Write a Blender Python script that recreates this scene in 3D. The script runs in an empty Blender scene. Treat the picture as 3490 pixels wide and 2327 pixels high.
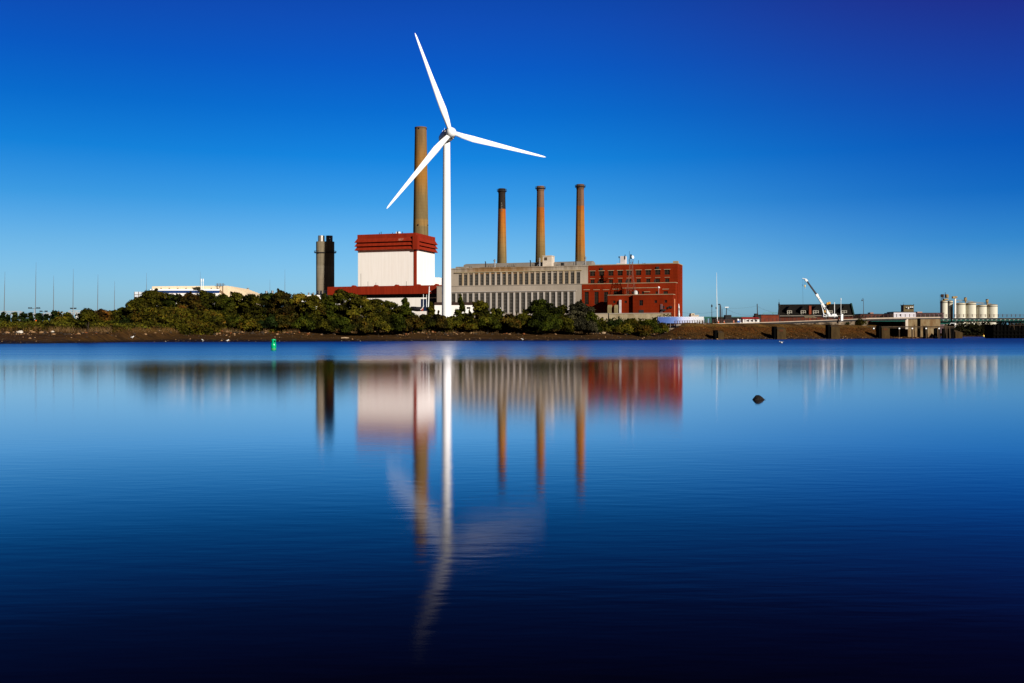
import bpy, bmesh, math, random
import numpy as np
from mathutils import Vector, Matrix, noise as mnoise

scn = bpy.context.scene
COL = scn.collection
R = math.radians
# ------------------------------------------------------------------ measured camera
FX, HC, HY, CX = 3393.0, 1.7, 1140.0, 1745.0
def WX(px, D): return (px - CX) / FX * D
def WZ(py, D): return HC + (HY - py) / FX * D
def P(px, py, D): return (WX(px, D), D, WZ(py, D))

# ------------------------------------------------------------------ mesh builder
ORG = {}
class MB:
    def __init__(s): s.v = []; s.f = []; s.m = []; s.cur = 0
    def add(s, vs, fs):
        b = len(s.v); s.v.extend(vs); s.f.extend([tuple(b + i for i in f) for f in fs]); s.m.extend([s.cur] * len(fs)); return s
    def quad(s, a, b, c, d): return s.add([a, b, c, d], [(0, 1, 2, 3)])
    def box(s, x0, x1, y0, y1, z0, z1):
        vs = [(x0,y0,z0),(x1,y0,z0),(x1,y1,z0),(x0,y1,z0),(x0,y0,z1),(x1,y0,z1),(x1,y1,z1),(x0,y1,z1)]
        return s.add(vs, [(0,3,2,1),(4,5,6,7),(0,1,5,4),(1,2,6,5),(2,3,7,6),(3,0,4,7)])
    def bbox(s, x0, x1, y0, y1, z0, z1, b):          # chamfered box
        bm = bmesh.new(); bmesh.ops.create_cube(bm, size=1)
        for v in bm.verts:
            v.co = Vector(((x0+x1)/2 + v.co.x*(x1-x0), (y0+y1)/2 + v.co.y*(y1-y0), (z0+z1)/2 + v.co.z*(z1-z0)))
        bmesh.ops.bevel(bm, geom=bm.edges[:], offset=b, segments=1, affect='EDGES', profile=.5)
        bm.verts.index_update()
        s.add([tuple(v.co) for v in bm.verts], [tuple(v.index for v in f.verts) for f in bm.faces]); bm.free(); return s
    def extrude(s, poly, vec):
        n = len(poly); vec = Vector(vec)
        vs = [tuple(p) for p in poly] + [tuple(Vector(p) + vec) for p in poly]
        fs = [tuple(range(n))[::-1], tuple(range(n, 2*n))]
        fs += [(i, (i+1) % n, n + (i+1) % n, n + i) for i in range(n)]
        return s.add(vs, fs)
    def prism(s, foot, z0, tops):                     # footprint polygon with a top height per corner
        n = len(foot)
        if not hasattr(tops, '__len__'): tops = [tops] * n
        vs = [(x, y, z0) for x, y in foot] + [(x, y, t) for (x, y), t in zip(foot, tops)]
        fs = [tuple(range(n))[::-1], tuple(range(n, 2*n))] + [(i, (i+1) % n, n + (i+1) % n, n + i) for i in range(n)]
        return s.add(vs, fs)
    def lathe(s, prof, n=24, c=(0, 0, 0), cap=True, axis=None):
        vs = []; fs = []
        for r, z in prof:
            for k in range(n):
                a = 2 * math.pi * k / n
                vs.append((r * math.cos(a), r * math.sin(a), z))
        for j in range(len(prof) - 1):
            for k in range(n):
                fs.append((j*n + k, j*n + (k+1) % n, (j+1)*n + (k+1) % n, (j+1)*n + k))
        if cap:
            fs.append(tuple(range(n))[::-1]); fs.append(tuple((len(prof)-1)*n + k for k in range(n)))
        if axis is not None:
            q = Vector((0, 0, 1)).rotation_difference(Vector(axis).normalized())
            vs = [tuple(q @ Vector(v)) for v in vs]
        return s.add([(v[0]+c[0], v[1]+c[1], v[2]+c[2]) for v in vs], fs)
    def tube(s, pts, r, n=6, cap=True):
        pts = [Vector(p) for p in pts]; rs = r if hasattr(r, '__len__') else [r] * len(pts)
        vs = []; fs = []
        for i, p in enumerate(pts):
            t = (pts[min(i+1, len(pts)-1)] - pts[max(i-1, 0)]).normalized()
            u = t.orthogonal().normalized() if abs(t.z) > .95 else t.cross(Vector((0, 0, 1))).normalized()
            if abs(t.z) > .95:
                u = Vector((1, 0, 0)) - t * t.x; u.normalize()
            w = t.cross(u)
            for k in range(n):
                a = 2 * math.pi * (k + .5) / n
                vs.append(tuple(p + (u * math.cos(a) + w * math.sin(a)) * rs[i]))
        for j in range(len(pts) - 1):
            for k in range(n):
                fs.append((j*n + k, j*n + (k+1) % n, (j+1)*n + (k+1) % n, (j+1)*n + k))
        if cap:
            fs.append(tuple(range(n))[::-1]); fs.append(tuple((len(pts)-1)*n + k for k in range(n)))
        return s.add(vs, fs)
    def build(s, name, mats, parent=None, smooth=False, label=None):
        me = bpy.data.meshes.new(name)
        org = (0, 0, 0)
        if parent is not None:
            r = parent
            while r.parent is not None: r = r.parent
            org = ORG.get(r.name, (0, 0, 0))
        me.from_pydata([(a - org[0], b - org[1], c - org[2]) for a, b, c in s.v], [], s.f)
        bm = bmesh.new(); bm.from_mesh(me); bmesh.ops.recalc_face_normals(bm, faces=bm.faces[:]); bm.to_mesh(me); bm.free()
        for m in (mats if isinstance(mats, (list, tuple)) else [mats]): me.materials.append(m)
        if any(s.m): me.polygons.foreach_set('material_index', s.m)
        if smooth:
            me.polygons.foreach_set('use_smooth', [True] * len(me.polygons))
            try: me.set_sharp_from_angle(angle=R(40))
            except Exception: pass
        o = bpy.data.objects.new(name, me); COL.objects.link(o)
        if parent is not None: o.parent = parent
        if label: o['label'] = label
        return o

def tag(o, label=None, cat=None, group=None, kind=None):
    if label: o['label'] = label
    if cat: o['category'] = cat
    if group: o['group'] = group
    if kind: o['kind'] = kind
    return o
def thing(name, label, cat, loc, rz=0.0, group=None, org=None):
    o = bpy.data.objects.new(name, None); COL.objects.link(o)
    o.location = loc; o.rotation_euler = (0, 0, rz); o.empty_display_size = .5
    ORG[o.name] = tuple(org) if org is not None else tuple(loc)
    return tag(o, label, cat, group)
KIDS = {}
def kids(o): return [c for c in COL.objects if c.parent is o]
def dup(root, loc, rz=0.0, label=None, scale=None):
    def cp(o, par):
        c = o.copy(); COL.objects.link(c)
        if par is not None: c.parent = par
        for ch in kids(o): cp(ch, c)
        return c
    r = cp(root, None); r.location = loc; r.rotation_euler = (0, 0, rz)
    if scale: r.scale = scale
    if label: r['label'] = label
    return r

# ------------------------------------------------------------------ materials
def nodes(name):
    m = bpy.data.materials.new(name); m.use_nodes = True
    nt = m.node_tree; b = nt.nodes['Principled BSDF']
    return m, nt, b
def N(nt, t, **kw):
    n = nt.nodes.new(t)
    for k, v in kw.items(): setattr(n, k, v)
    return n
def ramp(nt, stops, interp='LINEAR'):
    n = nt.nodes.new('ShaderNodeValToRGB'); e = n.color_ramp.elements; n.color_ramp.interpolation = interp
    while len(e) < len(stops): e.new(.5)
    for el, (p, c) in zip(e, stops): el.position = p; el.color = (c[0], c[1], c[2], 1)
    return n
def coords(nt, scale=(1, 1, 1), kind='Object'):
    tc = N(nt, 'ShaderNodeTexCoord'); mp = N(nt, 'ShaderNodeMapping'); mp.inputs['Scale'].default_value = scale
    nt.links.new(tc.outputs[kind], mp.inputs['Vector']); return mp.outputs[0]
def noise(nt, vec, scale, detail=4, rough=.6):
    n = N(nt, 'ShaderNodeTexNoise'); n.inputs['Scale'].default_value = scale
    n.inputs['Detail'].default_value = detail; n.inputs['Roughness'].default_value = rough
    nt.links.new(vec, n.inputs['Vector']); return n.outputs['Fac']
def mixc(nt, fac, a, b, mode='MIX'):
    n = N(nt, 'ShaderNodeMix', data_type='RGBA', blend_type=mode)
    for sock, v in ((n.inputs[0], fac), (n.inputs[6], a), (n.inputs[7], b)):
        if hasattr(v, 'is_linked'): nt.links.new(v, sock)
        elif isinstance(v, (tuple, list)): sock.default_value = (v[0], v[1], v[2], 1)
        else: sock.default_value = v
    return n.outputs[2]
def mth(nt, op, a, b=None, c=None, clamp=False):
    n = N(nt, 'ShaderNodeMath', operation=op, use_clamp=clamp)
    for i, v in enumerate((a, b, c)):
        if v is None: continue
        if hasattr(v, 'is_linked'): nt.links.new(v, n.inputs[i])
        else: n.inputs[i].default_value = v
    return n.outputs[0]
def rng_map(nt, v, a, b, c=0.0, d=1.0, smooth=True):
    n = N(nt, 'ShaderNodeMapRange'); n.interpolation_type = 'SMOOTHSTEP' if smooth else 'LINEAR'
    nt.links.new(v, n.inputs[0])
    for i, x in enumerate((a, b, c, d)): n.inputs[i+1].default_value = x
    return n.outputs[0]
def M(name, col, rough=.75, var=.25, scale=.3, stretch=(1, 1, 1), col2=None, metal=0.0, spec=.16, bump=0.0, fine=.0):
    """plain surface: two tones mixed by a soft noise plus a little fine grain"""
    m, nt, b = nodes(name)
    v = coords(nt, stretch)
    c2 = col2 or tuple(x * (1 - var) for x in col)
    f = rng_map(nt, noise(nt, v, scale, 5, .65), .32, .68)
    c = mixc(nt, f, c2, col)
    g = noise(nt, v, scale * 9, 3, .6)
    c = mixc(nt, var * .8, c, mixc(nt, g, (.45, .45, .45), (1.5, 1.5, 1.5)), 'MULTIPLY')
    nt.links.new(c, b.inputs['Base Color'])
    b.inputs['Roughness'].default_value = rough; b.inputs['Metallic'].default_value = metal
    b.inputs['Specular IOR Level'].default_value = spec
    if bump:
        bp = N(nt, 'ShaderNodeBump'); bp.inputs['Strength'].default_value = bump; bp.inputs['Distance'].default_value = .1
        nt.links.new(g, bp.inputs['Height']); nt.links.new(bp.outputs[0], b.inputs['Normal'])
    return m

WHITE = M('white_cladding', (.80, .765, .73), .6, .07, .08, (1, 1, .25))
PAINTW = M('white_paint', (.86, .86, .86), .35, .04, .2)
def siding(name, col, col2, pitch):                    # vertical ribbed sheet: fine seams along the wall
    m, nt, b = nodes(name); v = coords(nt)
    sx = N(nt, 'ShaderNodeSeparateXYZ'); nt.links.new(v, sx.inputs[0])
    fr = mth(nt, 'FRACT', mth(nt, 'MULTIPLY', mth(nt, 'ADD', sx.outputs[0], sx.outputs[1]), 1 / pitch))
    seam = mth(nt, 'LESS_THAN', fr, .1)
    st = noise(nt, coords(nt, (1, 1, .06)), .7, 4, .65)
    c = mixc(nt, rng_map(nt, st, .35, .68), col2, col)
    c = mixc(nt, mth(nt, 'MULTIPLY', seam, .10), c, tuple(x * .5 for x in col))
    nt.links.new(c, b.inputs['Base Color']); b.inputs['Roughness'].default_value = .7; b.inputs['Specular IOR Level'].default_value = .06
    return m
WSIDE = siding('white_ribbed_siding', (.84, .79, .745), (.80, .745, .69), 2.4)
REDSIDE = siding('red_ribbed_siding', (.25, .022, .007), (.19, .016, .005), 1.6)
CREAM = siding('cream_siding', (.70, .56, .39), (.64, .50, .34), 2.0)
NAVY = M('navy_band', (.012, .045, .16), .5, .2, .1)
NAVYD = M('navy_door', (.008, .018, .06), .5, .2, .2)
BLACKG = M('dark_glass', (.012, .012, .013), .25, .5, .6, spec=.5)
GREYW = M('grey_render', (.40, .335, .275), .85, .2, .06, (1, 1, .35), col2=(.30, .25, .20))
GREYL = M('pale_grey_frames', (.42, .375, .34), .7, .12, .4)
GREYROOF = M('weathered_roof_grey', (.27, .235, .20), .85, .3, .1)
STEEL = M('dull_steel', (.33, .33, .34), .4, .25, .8, metal=.6)
DARKST = M('dark_steel', (.03, .028, .028), .6, .4, .6)
DARKWIN = M('window_glass', (.028, .022, .016), .3, .7, .25, spec=.2)
BRICKROOF = M('stone_coping', (.36, .27, .16), .8, .25, .3)
CONC = M('concrete', (.36, .31, .235), .9, .3, .15, (1, 1, .5))
CONCP = M('pale_concrete', (.62, .52, .42), .9, .2, .3)
BEIGEW = M('beige_wall', (.62, .50, .34), .9, .2, .12, (1, 1, .4))
GREEN = M('bridge_green', (.008, .06, .045), .5, .35, .4)
RUSTR = M('rusty_rail', (.075, .035, .025), .8, .4, .6)
WOOD = M('weathered_timber', (.075, .048, .028), .9, .5, .5, (1, 1, .15))
WOODD = M('tarred_timber', (.0018, .0016, .0013), .95, .5, .5, (1, 1, .2), spec=.06)  # black timber, also used for painted shade on the abutment and buttresses
YELLOW = M('yellow_paint', (.62, .30, .03), .5, .2, .5)
ORANGE = M('orange_paint', (.7, .13, .02), .5, .2, .5)
BROOF = M('dark_slate_roof', (.010, .0075, .0055), .95, .5, .5, (1, 1, 2))
BUOYG = M('buoy_green', (.0, .38, .15), .22, .12, 1.5, spec=.5)
BLUEP = M('blue_paint', (.03, .16, .55), .4, .2, .5)
REDP = M('red_paint', (.36, .02, .012), .6, .2, .5)
SILOW = M('silo_cream', (.62, .58, .47), .7, .12, .1, (1, 1, .3))
MACH = M('machinery_tan', (.38, .26, .11), .8, .45, .5)

def brick_mat():
    m, nt, b = nodes('red_brick'); v = coords(nt)
    br = N(nt, 'ShaderNodeTexBrick'); nt.links.new(coords(nt, (1, 1, 1)), br.inputs['Vector'])
    # brick courses run along the wall: map (s+v, z) to the texture plane
    sx = N(nt, 'ShaderNodeSeparateXYZ'); nt.links.new(v, sx.inputs[0])
    cb = N(nt, 'ShaderNodeCombineXYZ'); nt.links.new(mth(nt, 'ADD', sx.outputs[0], sx.outputs[1]), cb.inputs[0]); nt.links.new(sx.outputs[2], cb.inputs[1])
    nt.links.new(cb.outputs[0], br.inputs['Vector'])
    br.inputs['Scale'].default_value = 1.6; br.inputs['Mortar Size'].default_value = .012
    br.inputs['Color1'].default_value = (.245, .021, .004, 1); br.inputs['Color2'].default_value = (.185, .015, .003, 1); br.inputs['Mortar'].default_value = (.17, .03, .008, 1)
    n1 = noise(nt, coords(nt, (1, 1, .5)), .09, 6, .7)
    c = mixc(nt, rng_map(nt, n1, .35, .66, 0, .85), br.outputs['Color'], (.125, .013, .003))
    fr = mth(nt, 'LESS_THAN', mth(nt, 'FRACT', mth(nt, 'MULTIPLY', sx.outputs[2], .55)), .16)
    c = mixc(nt, mth(nt, 'MULTIPLY', fr, .25), c, (.09, .008, .002))
    nt.links.new(c, b.inputs['Base Color']); b.inputs['Roughness'].default_value = .95; b.inputs['Specular IOR Level'].default_value = .03
    return m
BRICK = brick_mat()

def stained_grey():
    """upper grey storey: rust coloured run-off that has streaked down from the parapet in the middle of the facade"""
    m, nt, b = nodes('rust_streaked_grey'); v = coords(nt)
    sx = N(nt, 'ShaderNodeSeparateXYZ'); nt.links.new(v, sx.inputs[0])
    base = mixc(nt, rng_map(nt, noise(nt, coords(nt, (1, 1, .25)), .12, 5, .65), .35, .65), (.30, .25, .195), (.42, .35, .28))
    w = noise(nt, coords(nt, (.05, 1, .02)), 1.0, 3, .5)
    st = noise(nt, coords(nt, (1, 1, .06)), .55, 4, .7)
    ctr = mth(nt, 'MULTIPLY', rng_map(nt, sx.outputs[0], 8, 24), rng_map(nt, sx.outputs[0], 72, 40))
    hi = rng_map(nt, sx.outputs[2], 18, 34, .42, 1.0)
    amt = mth(nt, 'MULTIPLY', mth(nt, 'MULTIPLY', ctr, hi), rng_map(nt, st, .22, .62, .35, 1), clamp=True)
    c = mixc(nt, amt, base, (.26, .125, .035))
    soot = mth(nt, 'MULTIPLY', rng_map(nt, sx.outputs[2], 31, 37), rng_map(nt, st, .4, .65))
    c = mixc(nt, mth(nt, 'MULTIPLY', soot, .6), c, (.16, .11, .06))
    nt.links.new(c, b.inputs['Base Color']); b.inputs['Roughness'].default_value = .85; b.inputs['Specular IOR Level'].default_value = .2
    return m
GREYU = stained_grey()

def stack_mat(name, stops, H, joints=2.6, seed=0.0):
    """chimney masonry: real bands of tile colour up the shaft (top, orange course, buff foot) with lift joints and streaks"""
    m, nt, b = nodes(name); v = coords(nt)
    sx = N(nt, 'ShaderNodeSeparateXYZ'); nt.links.new(v, sx.inputs[0])
    t = mth(nt, 'DIVIDE', sx.outputs[2], H)
    mp = N(nt, 'ShaderNodeMapping'); mp.inputs['Location'].default_value = (seed, seed, 0); mp.inputs['Scale'].default_value = (1, 1, .05)
    nt.links.new(v, mp.inputs[0])
    st = noise(nt, mp.outputs[0], .9, 5, .7)
    n2 = noise(nt, coords(nt, (.25, .25, 1)), .22, 5, .7)
    t2 = mth(nt, 'ADD', t, mth(nt, 'MULTIPLY', mth(nt, 'SUBTRACT', n2, .5), .02))
    rp = ramp(nt, stops); nt.links.new(t2, rp.inputs[0])
    c = mixc(nt, rng_map(nt, st, .25, .75, .62, 1.12), (0, 0, 0), rp.outputs[0])
    jn = mth(nt, 'LESS_THAN', mth(nt, 'FRACT', mth(nt, 'DIVIDE', sx.outputs[2], joints)), .12)
    c = mixc(nt, mth(nt, 'MULTIPLY', jn, .22), c, mixc(nt, .5, c, (.02, .015, .01)))
    nt.links.new(c, b.inputs['Base Color']); b.inputs['Roughness'].default_value = .9; b.inputs['Specular IOR Level'].default_value = .15
    return m

def leaf_mat(name, cols, scale=.35, transl=.10):
    """foliage: three leaf colours in patches through the crown, each leaf a little different; clump tone imitates dark gaps and lit tops"""
    m, nt, b = nodes(name)
    geo = N(nt, 'ShaderNodeNewGeometry')
    n1 = noise(nt, geo.outputs['Position'], scale, 4, .65)
    n2 = noise(nt, geo.outputs['Position'], scale * 3.1, 3, .6)
    oi = N(nt, 'ShaderNodeObjectInfo')
    f = mth(nt, 'ADD', n1, mth(nt, 'MULTIPLY', mth(nt, 'SUBTRACT', oi.outputs['Random'], .5), .16))
    rp = ramp(nt, [(.36, cols[0]), (.48, cols[1]), (.60, cols[2]), (.70, cols[3])]); nt.links.new(f, rp.inputs[0])
    at = N(nt, 'ShaderNodeAttribute', attribute_name='tone')
    c = mixc(nt, 1.0, rp.outputs[0], mixc(nt, at.outputs['Fac'], (.09, .09, .095), (1.62, 1.58, 1.3)), 'MULTIPLY')
    c = mixc(nt, rng_map(nt, n2, .55, .75, 0, .5), c, tuple(x * 1.5 for x in cols[2]))
    nt.links.new(c, b.inputs['Base Color']); b.inputs['Roughness'].default_value = .7; b.inputs['Specular IOR Level'].default_value = .04
    tr = N(nt, 'ShaderNodeBsdfTranslucent'); nt.links.new(c, tr.inputs['Color'])
    mx = N(nt, 'ShaderNodeMixShader'); mx.inputs[0].default_value = transl
    nt.links.new(b.outputs[0], mx.inputs[1]); nt.links.new(tr.outputs[0], mx.inputs[2])
    nt.links.new(mx.outputs[0], nt.nodes['Material Output'].inputs['Surface'])
    return m
BARK = M('bark', (.035, .024, .016), .95, .5, 1.5, (1, 1, .3))
# ================================================================== light, sky, camera
EXPO = 0.35
SUN_AZ, SUN_EL = R(142), R(24)          # azimuth clockwise from +Y: behind the camera, to its right
scn.view_settings.view_transform = 'Standard'; scn.view_settings.look = 'None'
scn.view_settings.exposure = EXPO; scn.view_settings.gamma = 1; scn.view_settings.use_curve_mapping = False
sl = bpy.data.lights.new('sun', 'SUN'); sl.energy = 5.0; sl.angle = R(.5); sl.color = (1, .95, .86)
so = bpy.data.objects.new('sun', sl); COL.objects.link(so)
sd = Vector((math.sin(SUN_AZ) * math.cos(SUN_EL), math.cos(SUN_AZ) * math.cos(SUN_EL), math.sin(SUN_EL)))
so.rotation_euler = sd.to_track_quat('Z', 'Y').to_euler()
w = bpy.data.worlds.new('World'); scn.world = w; w.use_nodes = True
nt = w.node_tree; bg = nt.nodes['Background']
sky = N(nt, 'ShaderNodeTexSky', sky_type='NISHITA', sun_disc=False); sky.sun_elevation = SUN_EL; sky.sun_rotation = SUN_AZ
tc = N(nt, 'ShaderNodeTexCoord'); sx = N(nt, 'ShaderNodeSeparateXYZ'); nt.links.new(tc.outputs['Generated'], sx.inputs[0])
zz = mth(nt, 'MULTIPLY', sx.outputs[2], 2.0, clamp=True)
# polarised autumn air: the sky deepens with height, most of all away to the right
NISH = [(.0, (4.9, 5.2, 4.0)), (.087, (4.75, 5.4, 4.6)), (.174, (4.5, 5.6, 5.6)), (.26, (4.0, 5.4, 6.1)), (.347, (3.35, 4.75, 5.9)), (.433, (2.75, 4.1, 5.6)), (.518, (2.35, 3.55, 5.1)), (.60, (2.0, 3.1, 4.6)), (1.0, (1.07, 1.72, 2.86))]
def lin(c): return tuple((x / 255 / 12.92 if x < 10.3 else ((x / 255 + .055) / 1.055) ** 2.4) for x in c)
SKY_A = [(150, 192, 218), (132, 187, 222), (106, 176, 226), (62, 156, 226), (22, 132, 219), (10, 109, 208), (10, 90, 196), (15, 77, 181), (6, 22, 90)]
SKY_B = [(98, 156, 192), (90, 154, 200), (48, 130, 200), (18, 104, 191), (10, 86, 182), (18, 70, 170), (26, 57, 154), (32, 43, 136), (12, 12, 60)]
NISH_B = [tuple(x * k for x in c) for (p, c), k in zip(NISH, (.84, .82, .80, .78, .78, .78, .8, .82, .9))]
SS = .10
def tint(cols, ni):
    return [(p, tuple(min(2.0, t / (SS * 2 ** EXPO * n)) for t, n in zip(lin(c), nn))) for (p, _), c, nn in zip(NISH, cols, ni)]
ra = ramp(nt, tint(SKY_A, [c for _, c in NISH])); rb = ramp(nt, tint(SKY_B, NISH_B))
nt.links.new(zz, ra.inputs[0]); nt.links.new(zz, rb.inputs[0])
side = rng_map(nt, sx.outputs[0], .02, .50)
front = mixc(nt, side, ra.outputs[0], rb.outputs[0])
lf = rng_map(nt, sx.outputs[0], -.45, .02, .82, 1.0)
cbl = N(nt, 'ShaderNodeCombineColor'); [nt.links.new(lf, cbl.inputs[i]) for i in range(3)]
front = mixc(nt, 1.0, front, cbl.outputs[0], 'MULTIPLY')
tin = mixc(nt, rng_map(nt, sx.outputs[1], -.1, .35), (.045, .05, .062), front)
nt.links.new(mixc(nt, 1.0, sky.outputs[0], tin, 'MULTIPLY'), bg.inputs['Color']); bg.inputs['Strength'].default_value = SS

cd = bpy.data.cameras.new('camera'); cam = bpy.data.objects.new('camera', cd); COL.objects.link(cam)
cd.sensor_width = 36; cd.lens = 35; cd.shift_y = -23.5 / 3490; cd.clip_end = 20000; cd.clip_start = .2
cam.location = (0, 0, HC); cam.rotation_euler = (R(90), 0, 0); scn.camera = cam
cy = scn.cycles
cy.max_bounces = 5; cy.diffuse_bounces = 2; cy.glossy_bounces = 3; cy.transmission_bounces = 2; cy.transparent_max_bounces = 4
cy.caustics_reflective = False; cy.caustics_refractive = False; cy.sample_clamp_indirect = 4.0
try: cy.use_denoising = True; cy.denoiser = 'OPENIMAGEDENOISE'
except Exception: pass

# ================================================================== ground and water
SHORE = [(-400, 176), (-250, 176), (-140, 178), (-98, 179), (-90, 184), (-86, 226), (-60, 233), (-47, 250), (-19, 262), (30, 288), (54, 330),
         (105, 372), (150, 415), (172, 436), (192, 452), (205, 470), (207, 560), (215, 800), (260, 840), (420, 850), (700, 850), (1500, 850)]
SXS = np.array([p[0] for p in SHORE], float); SYS = np.array([p[1] for p in SHORE], float)
def shore(x): return np.interp(x, SXS, SYS)
def terr(x, y):
    """ground height: river bed, sloping mud flat, bank, plateau; steeper grass embankment to the right"""
    d = y - shore(x)
    k = np.clip((x - 52) / 10.0, 0, 1)                       # 0 mud flat on the left .. 1 embankment on the right
    a = np.interp(d, [-60, -10, 0, 8, 30, 42, 50, 90, 200], [-3, -.6, 0, .22, 1.55, 2.5, 3.4, 4.0, 4.2])
    b = np.interp(d, [-60, -6, 0, 5, 7, 16, 19, 24, 40, 200], [-3, -.6, 0, .35, .9, 4.3, 5.6, 6.0, 6.0, 6.0])
    cut = np.clip((x - 166) / 2.0, 0, 1) * np.clip((207 - x) / 1.0, 0, 1) * np.clip((70 - d) / 4.0, 0, 1)     # low ground in the bridge opening
    b = b * (1 - cut) + np.minimum(b, .25) * cut
    far = np.clip((y - 600) / 200.0, 0, 1) * np.clip((x - 200) / 15.0, 0, 1)
    h = a * (1 - k) + b * k
    return h * (1 - far) + far * np.interp(d, [-60, -10, 0, 4, 30, 200], [-3, -.6, 0, 1.2, 3, 4])
def hgt(x, y): return float(terr(np.array(float(x)), np.array(float(y))))
def grid(name, xs, ys, fn, mat, smooth=True):
    X, Y = np.meshgrid(xs, ys); Z = fn(X, Y); nx, ny = len(xs), len(ys)
    co = np.stack([X, Y, Z], -1).reshape(-1, 3)
    i = np.arange(nx * ny).reshape(ny, nx)
    q = np.stack([i[:-1, :-1], i[:-1, 1:], i[1:, 1:], i[1:, :-1]], -1).reshape(-1, 4)
    me = bpy.data.meshes.new(name); me.vertices.add(len(co)); me.vertices.foreach_set('co', co.ravel())
    me.loops.add(q.size); me.loops.foreach_set('vertex_index', q.ravel()); me.polygons.add(len(q))
    me.polygons.foreach_set('loop_start', np.arange(0, q.size, 4)); me.update(); me.validate()
    if smooth: me.polygons.foreach_set('use_smooth', [True] * len(q))
    me.materials.append(mat); o = bpy.data.objects.new(name, me); COL.objects.link(o); return o
def nz(X, Y, f, seed=0):
    rs = np.random.RandomState(seed); out = 0
    for k in range(6):
        a = rs.rand() * 6.28; ph = rs.rand() * 6.28; ff = f * (.6 + rs.rand() * 1.2)
        out = out + np.sin((X * math.cos(a) + Y * math.sin(a)) * ff + ph)
    return out / 6
def ground_z(X, Y):
    d = Y - shore(X); z = terr(X, Y)
    amp = np.interp(d, [-20, 0, 6, 40, 80], [.0, .04, .12, .35, .3])
    return z + amp * nz(X, Y, .55, 3) + amp * .5 * nz(X, Y, 1.7, 5)

def ground_mat():
    m, nt, b = nodes('mud_and_grass')
    geo = N(nt, 'ShaderNodeNewGeometry'); sx = N(nt, 'ShaderNodeSeparateXYZ'); nt.links.new(geo.outputs['Position'], sx.inputs[0])
    n1 = noise(nt, geo.outputs['Position'], .06, 5, .65); n2 = noise(nt, geo.outputs['Position'], .7, 5, .7)
    mp = N(nt, 'ShaderNodeMapping'); mp.inputs['Scale'].default_value = (.3, 1.6, 1); nt.links.new(geo.outputs['Position'], mp.inputs[0])
    n3 = noise(nt, mp.outputs[0], .5, 5, .7)
    mud = mixc(nt, rng_map(nt, n3, .32, .7), (.018, .0095, .0035), (.072, .034, .009))
    mud = mixc(nt, rng_map(nt, n2, .58, .78, 0, .7), mud, (.13, .085, .042))
    zz = mth(nt, 'ADD', sx.outputs[2], mth(nt, 'MULTIPLY', mth(nt, 'SUBTRACT', n1, .5), 1.1))
    wet = rng_map(nt, zz, .05, .75)                          # wet silt by the water line
    c = mixc(nt, wet, (.012, .008, .007), mud)
    gr = mixc(nt, rng_map(nt, n2, .3, .7), (.045, .032, .008), (.13, .058, .014))
    c = mixc(nt, mth(nt, 'MULTIPLY', rng_map(nt, zz, 1.9, 3.0), rng_map(nt, n1, .36, .55)), c, gr)
    ob = mixc(nt, rng_map(nt, n2, .3, .7), (.032, .015, .004), (.084, .028, .006))                 # rust coloured salt grass high on the embankment
    c = mixc(nt, mth(nt, 'MULTIPLY', mth(nt, 'MULTIPLY', rng_map(nt, zz, 2.0, 3.1), rng_map(nt, zz, 4.9, 4.2)), rng_map(nt, sx.outputs[0], 50, 60)), c, ob)
    nt.links.new(c, b.inputs['Base Color'])
    nt.links.new(rng_map(nt, zz, .0, .7, .6, .97), b.inputs['Roughness']); b.inputs['Specular IOR Level'].default_value = .04
    bp = N(nt, 'ShaderNodeBump'); bp.inputs['Strength'].default_value = .9; bp.inputs['Distance'].default_value = .35
    nt.links.new(n2, bp.inputs['Height']); nt.links.new(bp.outputs[0], b.inputs['Normal'])
    return m
xs = np.unique(np.concatenate([np.linspace(-6000, -420, 12), np.arange(-420, -120, 6), np.arange(-120, 260, 1.6), np.arange(260, 700, 12), np.linspace(700, 6000, 10)]))
ys = np.unique(np.concatenate([np.linspace(-200, 150, 6), np.arange(150, 240, 1.5), np.arange(240, 520, 1.3), np.arange(520, 900, 8), np.linspace(900, 9000, 14)]))
tag(grid('ground', xs, ys, ground_z, ground_mat()), 'muddy river bank rising to dry grassy land below the power station', 'ground', kind='structure')

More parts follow.
